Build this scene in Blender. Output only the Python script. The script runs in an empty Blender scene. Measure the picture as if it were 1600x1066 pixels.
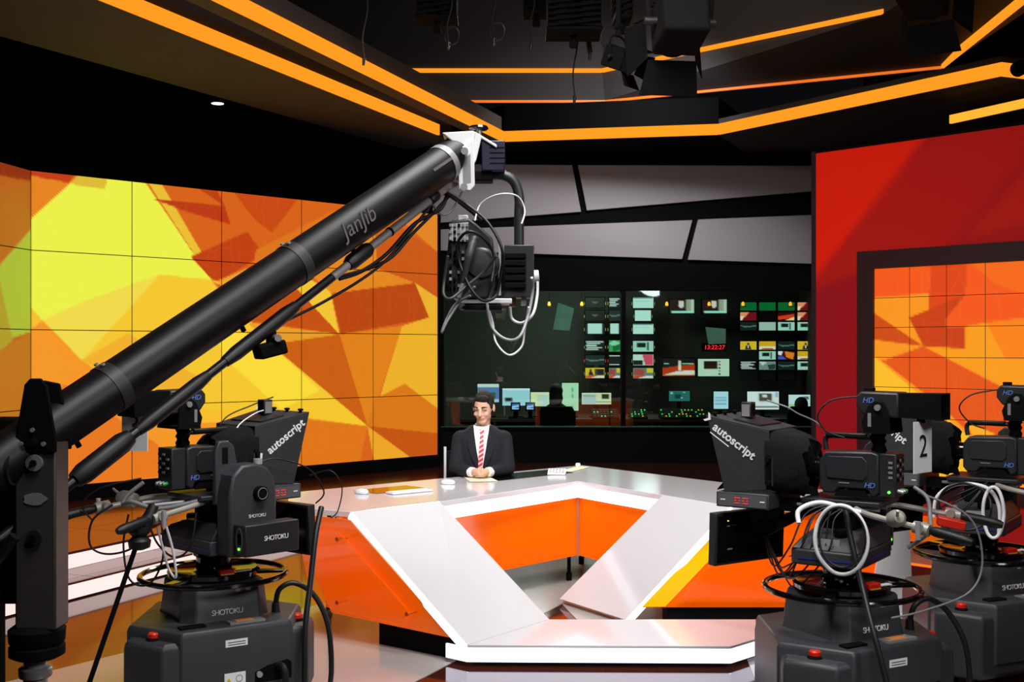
import bpy, bmesh, math, random
import numpy as np
from mathutils import Vector, Matrix

# ------------------------------------------------------------------ camera, world, light, exposure
scene = bpy.context.scene
COL = scene.collection
random.seed(7)
EYE = 1.70            # height of the photographer's lens above the studio floor
cam_data = bpy.data.cameras.new('photo_camera')
cam_data.sensor_width = 36.0
cam_data.lens = 1773.0 / 1600.0 * 36.0
cam_data.shift_y = 14.0 / 1600.0
cam_data.clip_end = 100
cam_obj = bpy.data.objects.new('photo_camera', cam_data)
cam_obj.location = (0, 0, EYE)
cam_obj.rotation_euler = (math.pi / 2, 0, 0)
COL.objects.link(cam_obj)
scene.camera = cam_obj

world = bpy.data.worlds.new('studio_dark')
world.use_nodes = True
world.node_tree.nodes['Background'].inputs[0].default_value = (0.01, 0.01, 0.012, 1)
world.node_tree.nodes['Background'].inputs[1].default_value = 0.3
scene.world = world
scene.view_settings.view_transform = 'Standard'
scene.view_settings.look = 'None'
scene.view_settings.exposure = 0.0
scene.view_settings.gamma = 1.0
scene.view_settings.use_curve_mapping = False


def area_light(name, loc, target, size, power, color=(1, 1, 1), spread=math.pi):
    d = bpy.data.lights.new(name, 'AREA')
    d.shape = 'DISK'
    d.size = size
    d.energy = power
    d.color = color
    d.spread = spread
    o = bpy.data.objects.new(name, d)
    o.location = loc
    o.rotation_euler = (Vector(target) - Vector(loc)).to_track_quat('-Z', 'Y').to_euler()
    COL.objects.link(o)
    return o


def spot_light(name, loc, target, power, angle, blend=0.5, radius=0.12, color=(1, 1, 1)):
    d = bpy.data.lights.new(name, 'SPOT')
    d.energy = power
    d.spot_size = math.radians(angle)
    d.spot_blend = blend
    d.shadow_soft_size = radius
    d.color = color
    o = bpy.data.objects.new(name, d)
    o.location = loc
    o.rotation_euler = (Vector(target) - Vector(loc)).to_track_quat('-Z', 'Y').to_euler()
    COL.objects.link(o)
    return o


# the fresnels and softlights of the grid above the set, and added fill lamps
area_light('grid_softlight_desk', (0.3, 4.6, 4.9), (0.2, 7.6, 0.5), 1.6, 98, (1.0, 0.97, 0.95), math.radians(110))
spot_light('grid_key_presenter', (-1.6, 4.4, 4.6), (-0.25, 8.5, 1.1), 340, 26, 0.6, 0.2, (1.0, 0.95, 0.9))
spot_light('grid_fill_presenter', (1.8, 4.6, 4.6), (-0.2, 8.5, 1.1), 170, 26, 0.6, 0.2, (1.0, 0.96, 0.92))
area_light('grid_backlight', (0.2, 11.3, 4.6), (0.0, 8.0, 0.7), 0.9, 40, (1.0, 0.95, 0.9), math.radians(100))
area_light('grid_softlight_cameras', (0.4, 2.0, 5.2), (0.3, 5.6, 0.4), 1.6, 80, (0.97, 0.97, 1.0), math.radians(120))
area_light('grid_wash_backwall', (1.6, 12.3, 5.0), (1.4, 14.9, 3.2), 0.8, 34, (0.95, 0.95, 1.0), math.radians(120))
area_light('added_side_fill', (3.4, 1.2, 3.6), (-0.6, 4.6, 1.6), 1.2, 28, (0.97, 0.97, 1.0), math.radians(110))  # added fill from the side, lightens the crane rod under the boom
area_light('added_upper_wall_fill', (1.4, 9.6, 5.9), (2.2, 13.8, 5.2), 0.6, 14, (1.0, 0.95, 0.9), math.radians(130))  # added lamp that lifts the dark upper wall
spot_light('grid_wash_redwall', (1.6, 5.6, 4.8), (3.2, 9.0, 2.6), 18, 55, 0.8, 0.3, (1.0, 0.9, 0.85))


# ------------------------------------------------------------------ helpers
def hexrgb(h):
    def lin(c):
        c /= 255.0
        return c / 12.92 if c <= 0.04045 else ((c + 0.055) / 1.055) ** 2.4
    return tuple(lin(int(h[i:i + 2], 16)) for i in (0, 2, 4))


def P(x, y, d):
    """a point seen at pixel x, y of the 1600 px frame, d metres into the studio"""
    return Vector(((x - 800.0) / 1773.0 * d, d, EYE + (547.0 - y) / 1773.0 * d))


MATS = {}


def mat(name, col, rough=0.5, metal=0.0, emit=None, strength=0.0, noise=0.06, scale=30.0, bump=0.0,
        spec=0.5, coat=0.0, transmission=0.0, alpha=1.0):
    if name in MATS:
        return MATS[name]
    m = bpy.data.materials.new(name)
    m.use_nodes = True
    nt = m.node_tree
    b = nt.nodes['Principled BSDF']
    c = hexrgb(col) if isinstance(col, str) else col
    tc = nt.nodes.new('ShaderNodeTexCoord')
    nz = nt.nodes.new('ShaderNodeTexNoise')
    nz.inputs['Scale'].default_value = scale
    nz.inputs['Detail'].default_value = 3
    nt.links.new(tc.outputs['Object'], nz.inputs['Vector'])
    mix = nt.nodes.new('ShaderNodeMix')
    mix.data_type = 'RGBA'
    mix.inputs[6].default_value = tuple(max(0, x * (1 - noise)) for x in c) + (1,)
    mix.inputs[7].default_value = tuple(min(1, x * (1 + noise)) for x in c) + (1,)
    nt.links.new(nz.outputs['Fac'], mix.inputs[0])
    nt.links.new(mix.outputs[2], b.inputs['Base Color'])
    b.inputs['Roughness'].default_value = rough
    b.inputs['Metallic'].default_value = metal
    b.inputs['Specular IOR Level'].default_value = spec
    b.inputs['Coat Weight'].default_value = coat
    b.inputs['Coat Roughness'].default_value = 0.05
    b.inputs['Transmission Weight'].default_value = transmission
    b.inputs['Alpha'].default_value = alpha
    if emit is not None:
        e = hexrgb(emit) if isinstance(emit, str) else emit
        b.inputs['Emission Color'].default_value = tuple(e) + (1,)
        b.inputs['Emission Strength'].default_value = strength
    if bump:
        bp = nt.nodes.new('ShaderNodeBump')
        bp.inputs['Strength'].default_value = bump
        bp.inputs['Distance'].default_value = 0.01
        nt.links.new(nz.outputs['Fac'], bp.inputs['Height'])
        nt.links.new(bp.outputs['Normal'], b.inputs['Normal'])
    MATS[name] = m
    return m


def screen_mat(name, strength=1.0, hexlines=0.0):
    """a display: emits the picture held in the colour attribute, under a dark glossy face"""
    if name in MATS:
        return MATS[name]
    m = bpy.data.materials.new(name)
    m.use_nodes = True
    nt = m.node_tree
    b = nt.nodes['Principled BSDF']
    b.inputs['Base Color'].default_value = (0.01, 0.01, 0.01, 1)
    b.inputs['Roughness'].default_value = 0.35
    at = nt.nodes.new('ShaderNodeAttribute')
    at.attribute_name = 'Col'
    src = at.outputs['Color']
    if hexlines:
        tc = nt.nodes.new('ShaderNodeTexCoord')
        vo = nt.nodes.new('ShaderNodeTexVoronoi')
        vo.feature = 'DISTANCE_TO_EDGE'
        vo.inputs['Scale'].default_value = 5.0
        vo.inputs['Randomness'].default_value = 0.35
        nt.links.new(tc.outputs['Object'], vo.inputs['Vector'])
        rmp = nt.nodes.new('ShaderNodeMapRange')
        rmp.inputs[1].default_value = 0.0
        rmp.inputs[2].default_value = 0.03
        rmp.inputs[3].default_value = hexlines
        rmp.inputs[4].default_value = 0.0
        nt.links.new(vo.outputs['Distance'], rmp.inputs[0])
        mx = nt.nodes.new('ShaderNodeMix')
        mx.data_type = 'RGBA'
        nt.links.new(rmp.outputs[0], mx.inputs[0])
        nt.links.new(src, mx.inputs[6])
        mx.inputs[7].default_value = (1.0, 0.62, 0.12, 1)
        src = mx.outputs[2]
    nt.links.new(src, b.inputs['Emission Color'])
    b.inputs['Emission Strength'].default_value = strength
    MATS[name] = m
    return m


def catmull(pts, n=8, closed=False):
    pts = [Vector(p) for p in pts]
    out = []
    L = len(pts)
    rng = range(L) if closed else range(L - 1)
    for i in rng:
        if closed:
            p0, p1, p2, p3 = pts[(i - 1) % L], pts[i], pts[(i + 1) % L], pts[(i + 2) % L]
        else:
            p0, p1, p2, p3 = pts[max(i - 1, 0)], pts[i], pts[i + 1], pts[min(i + 2, L - 1)]
        for k in range(n):
            t = k / n
            out.append(0.5 * ((2 * p1) + (p2 - p0) * t + (2 * p0 - 5 * p1 + 4 * p2 - p3) * t * t
                              + (3 * p1 - p0 - 3 * p2 + p3) * t ** 3))
    if not closed:
        out.append(pts[-1])
    return out


class MB:
    def __init__(self):
        self.v, self.f = [], []

    def add(self, vs, fs):
        o = len(self.v)
        self.v += [tuple(p) for p in vs]
        self.f += [tuple(i + o for i in q) for q in fs]
        return self

    def box(self, c, s, rz=0.0, rx=0.0, ry=0.0, top=(1, 1)):
        R = Matrix.Rotation(rz, 3, 'Z') @ Matrix.Rotation(ry, 3, 'Y') @ Matrix.Rotation(rx, 3, 'X')
        vs = []
        for z in (-.5, .5):
            k = top if z > 0 else (1, 1)
            for x, y in ((-.5, -.5), (.5, -.5), (.5, .5), (-.5, .5)):
                vs.append(R @ Vector((x * s[0] * k[0], y * s[1] * k[1], z * s[2])) + Vector(c))
        return self.add(vs, [(0, 3, 2, 1), (4, 5, 6, 7), (0, 1, 5, 4), (1, 2, 6, 5), (2, 3, 7, 6), (3, 0, 4, 7)])

    def bx(self, x0, x1, y0, y1, z0, z1):
        return self.box(((x0 + x1) / 2, (y0 + y1) / 2, (z0 + z1) / 2), (abs(x1 - x0), abs(y1 - y0), abs(z1 - z0)))

    def prism(self, poly, vec):
        poly = [Vector(p) for p in poly]
        vec = Vector(vec)
        n = len(poly)
        nrm = Vector((0, 0, 0))
        for i in range(n):
            nrm += poly[i].cross(poly[(i + 1) % n])
        if nrm.dot(vec) > 0:
            poly.reverse()
        vs = poly + [p + vec for p in poly]
        fs = [tuple(range(n)), tuple(range(2 * n - 1, n - 1, -1))]
        fs += [((i + 1) % n, i, i + n, (i + 1) % n + n) for i in range(n)]
        return self.add(vs, fs)

    def flat(self, poly2, z0, z1):
        return self.prism([(x, y, z0) for x, y in poly2], (0, 0, z1 - z0))

    def loft(self, rings, caps=True):
        n = len(rings[0])
        vs = [p for r in rings for p in r]
        fs = []
        for k in range(len(rings) - 1):
            for i in range(n):
                j = (i + 1) % n
                fs.append((k * n + i, k * n + j, (k + 1) * n + j, (k + 1) * n + i))
        if caps:
            fs.append(tuple(range(n - 1, -1, -1)))
            fs.append(tuple((len(rings) - 1) * n + i for i in range(n)))
        return self.add(vs, fs)

    def tube(self, pts, r, n=8, closed=False):
        pts = [Vector(p) for p in pts]
        L = len(pts)
        rs = r if isinstance(r, (list, tuple)) else [r] * L
        ref = None
        rings = []
        for i, p in enumerate(pts):
            a = pts[(i - 1) % L] if (closed or i > 0) else p
            b = pts[(i + 1) % L] if (closed or i < L - 1) else p
            t = (b - a)
            if t.length < 1e-9:
                t = Vector((0, 0, 1))
            t.normalize()
            if ref is None:
                ref = t.orthogonal().normalized()
            ref = (ref - t * ref.dot(t))
            if ref.length < 1e-6:
                ref = t.orthogonal()
            ref.normalize()
            bi = t.cross(ref)
            rings.append([p + (ref * math.cos(2 * math.pi * k / n) + bi * math.sin(2 * math.pi * k / n)) * rs[i] for k in range(n)])
        if closed:
            vs = [p for q in rings for p in q]
            fs = [(k * n + i, k * n + (i + 1) % n, ((k + 1) % L) * n + (i + 1) % n, ((k + 1) % L) * n + i)
                  for k in range(L) for i in range(n)]
            return self.add(vs, fs)
        return self.loft(rings)

    def cyl(self, p0, p1, r0, r1=None, n=16):
        return self.tube([p0, p1], [r0, r0 if r1 is None else r1], n)

    def ring(self, c, R, r, axis=(0, 0, 1), n=40, m=8, ry=None):
        ax = Vector(axis).normalized()
        u = ax.orthogonal().normalized()
        if abs(ax.z) < 0.99:
            u = ax.cross(Vector((0, 0, 1))).normalized()
        w = ax.cross(u)
        ry = R if ry is None else ry
        return self.tube([Vector(c) + u * R * math.cos(2 * math.pi * i / n) + w * ry * math.sin(2 * math.pi * i / n) for i in range(n)], r, m, True)

    def lathe(self, prof, c=(0, 0, 0), n=28, axis=(0, 0, 1)):
        q = Vector((0, 0, 1)).rotation_difference(Vector(axis))
        rings = [[q @ Vector((r * math.cos(2 * math.pi * k / n), r * math.sin(2 * math.pi * k / n), z)) + Vector(c) for k in range(n)]
                 for r, z in prof]
        return self.loft(rings)

    def ell(self, c, r, n=14, m=9, rot=None):
        rot = rot or Matrix.Identity(3)
        if not isinstance(r, (tuple, list)):
            r = (r, r, r)
        rings = []
        for i in range(m):
            t = math.pi * (i + 0.02 if i == 0 else (i - 0.02 if i == m - 1 else i)) / (m - 1)
            rings.append([rot @ Vector((r[0] * math.sin(t) * math.cos(2 * math.pi * k / n),
                                        r[1] * math.sin(t) * math.sin(2 * math.pi * k / n),
                                        -r[2] * math.cos(t))) + Vector(c) for k in range(n)])
        return self.loft(rings)

    def xf(self, M):
        self.v = [tuple(M @ Vector(p)) for p in self.v]
        return self

    def build(self, name, material, parent=None, smooth=35, bevel=0.0, seg=2, kind=None):
        me = bpy.data.meshes.new(name)
        me.from_pydata(self.v, [], self.f)
        me.materials.append(material)
        if smooth:
            me.polygons.foreach_set('use_smooth', [True] * len(me.polygons))
            me.set_sharp_from_angle(angle=math.radians(smooth))
        me.update()
        o = bpy.data.objects.new(name, me)
        COL.objects.link(o)
        if parent is not None:
            o.parent = parent
        if bevel:
            b = o.modifiers.new('bevel', 'BEVEL')
            b.width = bevel
            b.segments = seg
            b.limit_method = 'ANGLE'
            b.angle_limit = math.radians(40)
            b.harden_normals = False
        if kind:
            o['kind'] = kind
        return o


def tag(o, label=None, cat=None, group=None, kind=None):
    if label:
        o['label'] = label
    if cat:
        o['category'] = cat
    if group:
        o['group'] = group
    if kind:
        o['kind'] = kind
    return o


def thing(name, label, cat, loc=(0, 0, 0), rz=0.0, group=None):
    o = bpy.data.objects.new(name, None)
    o.empty_display_size = 0.1
    o.location = loc
    o.rotation_euler = (0, 0, rz)
    COL.objects.link(o)
    return tag(o, label, cat, group)


def struct(o):
    o['kind'] = 'structure'
    return o


def remesh(o, voxel, smooth=6):
    r = o.modifiers.new('remesh', 'REMESH')
    r.mode = 'VOXEL'
    r.voxel_size = voxel
    r.use_smooth_shade = True
    s = o.modifiers.new('smooth', 'SMOOTH')
    s.iterations = smooth
    s.factor = 0.5
    return o


def lettering(text, size, material, parent, M, extrude=0.001, shear=0.0, name='lettering', align='CENTER', spacing=1.0, offset=0.0):
    """raised lettering; M carries the local XY plane of the text to where it stands"""
    cu = bpy.data.curves.new(name, 'FONT')
    cu.body = text
    cu.size = size
    cu.extrude = extrude
    cu.shear = shear
    cu.align_x = align
    cu.align_y = 'CENTER'
    cu.space_character = spacing
    cu.offset = offset
    cu.resolution_u = 3
    t = bpy.data.objects.new(name, cu)
    COL.objects.link(t)
    bpy.context.view_layer.update()
    me = bpy.data.meshes.new_from_object(t.evaluated_get(bpy.context.evaluated_depsgraph_get()))
    bpy.data.objects.remove(t)
    bpy.data.curves.remove(cu)
    me.transform(M)
    me.materials.clear()
    me.materials.append(material)
    o = bpy.data.objects.new(name, me)
    COL.objects.link(o)
    if parent is not None:
        o.parent = parent
    return o


def frame(origin, xdir, ydir):
    x = Vector(xdir).normalized()
    z = x.cross(Vector(ydir)).normalized()
    y = z.cross(x)
    M = Matrix((x, y, z)).transposed().to_4x4()
    M.translation = Vector(origin)
    return M


def in_poly(u, v, poly):
    inside = np.zeros(u.shape, bool)
    n = len(poly)
    for i in range(n):
        x1, y1 = poly[i]
        x2, y2 = poly[(i + 1) % n]
        if y1 == y2:
            continue
        c = ((y1 > v) != (y2 > v)) & (u < (x2 - x1) * (v - y1) / (y2 - y1) + x1)
        inside ^= c
    return inside


def paint(art, u, v, blur):
    acc = np.zeros(u.shape + (3,))
    offs = [(0, 0), (blur, 0), (-blur, 0), (0, blur), (0, -blur)]
    for du, dv in offs:
        c = np.zeros(u.shape + (3,))
        for h, poly in art:
            c[in_poly(u + du, v + dv, poly)] = hexrgb(h)
        acc += c
    return acc / len(offs)


def picture_mesh(name, origin, du, dv, w, h, nu, nv, art, uv0=(0, 0), uvs=(1, 1), thick=0.03, blur=None, gain=1.0):
    """a display face: grid of w x h metres from its top left corner, with the picture as colour attribute"""
    o, du, dv = Vector(origin), Vector(du).normalized(), Vector(dv).normalized()
    nrm = du.cross(dv).normalized()       # points into the display (away from the viewer)
    us = np.linspace(0, 1, nu + 1)
    vs = np.linspace(0, 1, nv + 1)
    U, V = np.meshgrid(us, vs)
    c = paint(art, uv0[0] + U * uvs[0], uv0[1] + V * uvs[1], blur if blur is not None else 0.25 * uvs[0] / nu) * gain
    verts = [tuple(o + du * (w * U[j, i]) + dv * (h * V[j, i])) for j in range(nv + 1) for i in range(nu + 1)]
    idx = lambda j, i: j * (nu + 1) + i
    faces = [(idx(j, i), idx(j + 1, i), idx(j + 1, i + 1), idx(j, i + 1)) for j in range(nv) for i in range(nu)]
    cols = [tuple(c[j, i]) + (1.0,) for j in range(nv + 1) for i in range(nu + 1)]
    k = len(verts)
    rim = [o, o + du * w, o + du * w + dv * h, o + dv * h]
    verts += [tuple(p) for p in rim] + [tuple(p + nrm * thick) for p in rim]
    cols += [(0, 0, 0, 1)] * 8
    faces += [(k + i, k + (i + 1) % 4, k + 4 + (i + 1) % 4, k + 4 + i) for i in range(4)] + [(k + 4, k + 5, k + 6, k + 7)]
    me = bpy.data.meshes.new(name)
    me.from_pydata(verts, [], faces)
    a = me.color_attributes.new('Col', 'FLOAT_COLOR', 'POINT')
    a.data.foreach_set('color', np.array(cols, dtype=np.float32).ravel())
    me.update()
    return me


def mesh_obj(name, me, material, parent=None):
    me.materials.append(material)
    o = bpy.data.objects.new(name, me)
    COL.objects.link(o)
    if parent is not None:
        o.parent = parent
    return o


# ------------------------------------------------------------------ materials
BLACK = mat('matt_black', '060607', 0.8, spec=0.12)
VOID = mat('black_studio_cloth', '050505', 0.95, spec=0.1)
CAMBLK = mat('camera_black', '212124', 0.45, bump=0.05, scale=200)
CHAR = mat('charcoal_plastic', '333438', 0.5, bump=0.06, scale=240)
FIXTURE = mat('stage_fixture_black', '040404', 0.9, spec=0.2)
CLOTH = mat('black_cloth', '161617', 0.95, bump=0.3, scale=60, spec=0.15)
GLOSSBLK = mat('gloss_black', '0A0A0B', 0.12)
RUBBER = mat('black_rubber', '0D0D0D', 0.5)
STEEL = mat('brushed_steel', 'B5B5B8', 0.35, 0.4)
GREYALU = mat('grey_aluminium', '8E8C8A', 0.4, 0.3)
DARKALU = mat('dark_aluminium', '3A3836', 0.42, 0.7)
WHITEMET = mat('white_painted_metal', 'D8D6D6', 0.4)
GRIP = mat('warm_grey_metal', 'A8A59A', 0.45, 0.3)
WHITE = mat('white_card', 'F2F2F2', 0.6, noise=0.02)
WHITEPRINT = mat('white_print', 'EDEDED', 0.5, emit='EDEDED', strength=0.0, noise=0.02)
BLUEPRINT = mat('blue_print', '5C7FD0', 0.4, noise=0.02)
REDPLAS = mat('red_plastic', 'D8240F', 0.4)
ORANGEPLAS = mat('orange_label', 'E58A3C', 0.5)
WHITECAB = mat('white_cable', 'E4E2E4', 0.45)
GREYCAB = mat('grey_cable', '77777A', 0.5)
BLACKCAB = mat('black_cable', '101011', 0.5)
YELLOWTAPE = mat('yellow_tape', 'D8B81C', 0.5)
BLUELINE = mat('blue_line', '1D2FA0', 0.4)
NAVY = mat('navy_metal', '12122E', 0.45)
GREENLED = mat('green_led', '20FF60', emit='60FF40', strength=3)
REDLED = mat('red_led', 'FF2010', emit='FF2414', strength=1.2)
AMBERGLOW = mat('amber_reflection_glow', 'FFB030', emit='FF9A28', strength=2)
DESKWHITE = mat('desk_white_laminate', 'DAD9DC', 0.13, noise=0.01, coat=0.3)
DESKLED = mat('white_led_strip', 'FFFFFF', emit='ECEBFF', strength=1.7, noise=0)
ORANGEGLASS = mat('orange_acrylic', 'F06400', 0.22, coat=0.6, noise=0.03, scale=6, emit='F06000', strength=0.32)
PANELGLOW = mat('painted_amber_glow', 'FFAA00', 0.3, emit='FFA000', strength=0.75, noise=0.03)  # glow of the slab strip on the orange panel, painted as emission
STRIP = mat('orange_led_strip', '3A1A00', 1.0, spec=0.0, emit='FF9420', strength=1.15, noise=0)
STRIPDIM = mat('orange_led_line', 'F06A10', emit='F07418', strength=0.85, noise=0)
STRIPWARM = mat('amber_led_strip', 'FFA028', emit='FFA832', strength=1.2, noise=0)
RISER = mat('lit_step_riser', 'F6E2DE', 0.3, emit='FFE0DC', strength=0.72, noise=0.02)
TILE = mat('brown_stone_tile', '4A231C', 0.16, noise=0.12, scale=4, coat=0.2)
BROWNFLOOR = mat('dark_brown_polished_floor', '3C1A12', 0.07, noise=0.08, scale=2, coat=0.1)
LIGHTFLOOR = mat('pale_grey_polished_floor', 'ABA6A2', 0.12, noise=0.05, scale=3, coat=0.25)
SOFFIT = mat('grey_soffit', '5A5754', 0.8)
GREYWALL = mat('upper_wall_grey', '444240', 0.9)
PANELGREY = mat('silver_grey_wall_panel', 'A9A4A6', 0.55, bump=0.05, scale=120)
MAROON = mat('maroon_frame', '2E0810', 0.5)
DARKRED = mat('dark_red_riser', '5E120E', 0.4)
# ------------------------------------------------------------------ the setting
fl = struct(MB().bx(-8, 8, -2, 20, -0.2, 0).build('floor', BROWNFLOOR, smooth=0))
LIGHT_POLY = [(-3.9, 4.0), (-1.32, 7.53), (0.05, 9.42), (0.6, 9.9), (2.75, 7.6), (2.2, 4.0), (1.07, 4.0), (1.294, 6.27),
              (0.404, 7.16), (0.334, 7.59), (-0.276, 6.27), (-1.35, 4.0)]
tagf = MB().flat(LIGHT_POLY, 0.0, 0.003).build('floor_inlay', LIGHTFLOOR, fl, smooth=0)
tagf['label'] = 'pale grey polished floor area under the desk'


def clip_halfplane(poly, a, b, c):
    out = []
    for i in range(len(poly)):
        p, q = poly[i], poly[(i + 1) % len(poly)]
        dp, dq = a * p[0] + b * p[1] - c, a * q[0] + b * q[1] - c
        if dp <= 0:
            out.append(p)
        if dp * dq < 0:
            t = dp / (dp - dq)
            out.append((p[0] + (q[0] - p[0]) * t, p[1] + (q[1] - p[1]) * t))
    return out


EX, EY = 0.412, 0.911                      # run of the step edge
NX, NY = 0.911, -0.412                     # out of the stage, towards the floor


def edge_pt(y, off=0.0):
    t = (y - 8.14) / EY
    return (-3.22 + EX * t + NX * off, y + NY * off)


stage = [edge_pt(4.2), edge_pt(12.2), (6.9, 12.2), (6.9, 14.68), (-6.9, 14.68), (-6.9, 4.2)]
step = [edge_pt(4.3, .39), edge_pt(12.0, .39), (6.9, 11.62), (6.9, 12.2), edge_pt(12.2), edge_pt(4.2)]
pl = struct(MB().flat(stage, 0.0, 0.225).build('floor_stage', BLACK, smooth=0))
pl['label'] = 'raised brown tiled stage before the video wall'
lo = struct(MB().flat(step, 0.0, 0.108).build('floor_step', BLACK, smooth=0))
lo['label'] = 'lower step of the stage with lit white riser'


def tiles(poly, size, z0, z1, parent, ang, halves):
    """stone tiles on a grid turned by ang, each clipped by the half planes of the area"""
    ca, sa = math.cos(ang), math.sin(ang)
    for i in range(-16, 24):
        for j in range(-4, 26):
            q = [(i * size, j * size), ((i + 1) * size, j * size), ((i + 1) * size, (j + 1) * size), (i * size, (j + 1) * size)]
            g = 0.003
            q = [(x + (g if k in (0, 3) else -g), y + (g if k in (0, 1) else -g)) for k, (x, y) in enumerate(q)]
            q = [(x * ca - y * sa, x * sa + y * ca) for x, y in q]
            for a, b, c in halves:
                q = clip_halfplane(q, a, b, c)
                if len(q) < 3:
                    break
            if len(q) < 3:
                continue
            ar = 0.5 * abs(sum(q[k][0] * q[(k + 1) % len(q)][1] - q[(k + 1) % len(q)][0] * q[k][1] for k in range(len(q))))
            if ar < 0.01:
                continue
            MB().flat(q, z0, z1).build('tile', TILE, parent, smooth=0)


e0 = edge_pt(8.14)
c_edge = NX * e0[0] + NY * e0[1]
ANG = math.atan2(EX, EY) * -1
tiles(stage, 1.0, 0.225, 0.24, pl, ANG, [(NX, NY, c_edge), (0, 1, 14.66), (0, -1, -5.0), (-1, 0, 5.6)])
tiles(stage, 1.0, 0.225, 0.24, pl, ANG, [(-NX, -NY, -c_edge - 0.002), (0, 1, 14.66), (0, -1, -12.2), (1, 0, 4.0)])
c2 = c_edge + 0.39
tiles(step, 1.0, 0.108, 0.12, lo, ANG, [(NX, NY, c2), (-NX, -NY, -c_edge - 0.012), (0, -1, -5.0), (0, 1, 12.0)])
# lit risers
for off, z0, z1, par in ((0.002, 0.122, 0.222, pl), (0.392, 0.012, 0.106, lo)):
    a, b = edge_pt(5.0, off), edge_pt(12.0, off)
    MB().prism([(a[0], a[1], z0), (b[0], b[1], z0), (b[0], b[1], z1), (a[0], a[1], z1)], (NX * .008, NY * .008, 0)).build('riser', RISER, par, smooth=0)

# dark shell of the studio
struct(MB().bx(-8.2, -8, -2, 20, 0, 6.6).build('wall_left', VOID, smooth=0))
struct(MB().bx(8, 8.2, -2, 20, 0, 6.6).build('wall_right', VOID, smooth=0))
struct(MB().bx(-8, 8, -2.2, -2, 0, 6.6).build('wall_front', VOID, smooth=0))
struct(MB().bx(-8, 8, -2, 20, 6.6, 6.8).build('ceiling', VOID, smooth=0))

# back wall with the control room window
WY = 14.70
wx0, wx1 = -0.93, 4.6
wz0, wz1 = EYE - 0.0675 * WY, EYE + 0.0525 * WY
bw = MB()
bw.bx(-8, wx0, WY, WY + .15, 0, 6.6)
bw.bx(wx1, 8, WY, WY + .15, 0, 6.6)
bw.bx(wx0, wx1, WY, WY + .15, 0, wz0)
bw.bx(wx0, wx1, WY, WY + .15, wz1, 4.75)
bw = struct(bw.build('wall_back', BLACK, smooth=0))
MB().bx(wx0, wx1, WY - .05, WY, 0.24, wz0 - 0.06).build('wall_base_panel', mat('base_black_panel', '09090C', 0.7, spec=0.12), bw, smooth=0)
win = struct(thing('window_1', None, None))
win['label'] = 'wide dark glazed window into the control room'
fr = MB()
fr.bx(wx0, wx1, WY - .03, WY + .12, wz0 - .05, wz0)
fr.bx(wx0, wx1, WY - .03, WY + .12, wz1, wz1 + .06)
fr.build('window_frame', BLACK, win, bevel=.004)
MB().bx(wx0, wx0 + .05, WY - .03, WY + .12, wz0, wz1).build('window_jamb', BLACK, win)
mx = (974 - 800) / 1773 * WY
MB().bx(mx - .028, mx + .028, WY - .03, WY + .12, wz0, wz1).build('mullion', BLACK, win)
MB().bx(wx0, wx1, WY - .04, WY + .0, wz0 - .008, wz0 + .006).build('window_sill', mat('green_glass_edge', '3F6A5A', 0.15), win)


def glass_mat():
    m = bpy.data.materials.new('window_glass')
    m.use_nodes = True
    nt = m.node_tree
    nt.nodes.remove(nt.nodes['Principled BSDF'])
    tr = nt.nodes.new('ShaderNodeBsdfTransparent')
    tr.inputs[0].default_value = (0.86, 0.95, 0.90, 1)
    gl = nt.nodes.new('ShaderNodeBsdfGlossy')
    gl.inputs['Roughness'].default_value = 0.02
    gl.inputs[0].default_value = (0.9, 1, 0.95, 1)
    fr_ = nt.nodes.new('ShaderNodeFresnel')
    fr_.inputs[0].default_value = 1.5
    ml = nt.nodes.new('ShaderNodeMath')
    ml.operation = 'MULTIPLY_ADD'
    ml.inputs[1].default_value = 1.3
    ml.inputs[2].default_value = 0.03
    mx_ = nt.nodes.new('ShaderNodeMixShader')
    nt.links.new(fr_.outputs[0], ml.inputs[0])
    nt.links.new(ml.outputs[0], mx_.inputs[0])
    nt.links.new(tr.outputs[0], mx_.inputs[1])
    nt.links.new(gl.outputs[0], mx_.inputs[2])
    nt.links.new(mx_.outputs[0], nt.nodes['Material Output'].inputs[0])
    return m


GLASS = glass_mat()
MB().bx(wx0 + .05, mx - .028, WY + .03, WY + .042, wz0, wz1).build('pane', GLASS, win, smooth=0)
MB().bx(mx + .028, wx1, WY + .03, WY + .042, wz0, wz1).build('pane', GLASS, win, smooth=0)


# silver wall panels with slanting joints, above the window
def wall_panel(px):
    pts = [P(x, y, WY - .05) for x, y in px]
    MB().prism(pts, (0, .05, 0)).build('wall_panel', PANELGREY, bw, smooth=0, bevel=.004)


wall_panel([(676, 256), (894, 258), (908, 331), (676, 349)])
wall_panel([(903, 258), (1290, 259), (1290, 297), (917, 329)])
wall_panel([(676, 359), (1082, 344), (1066, 405), (676, 391)])
wall_panel([(1091, 343), (1290, 335), (1290, 413), (1075, 406)])

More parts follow.
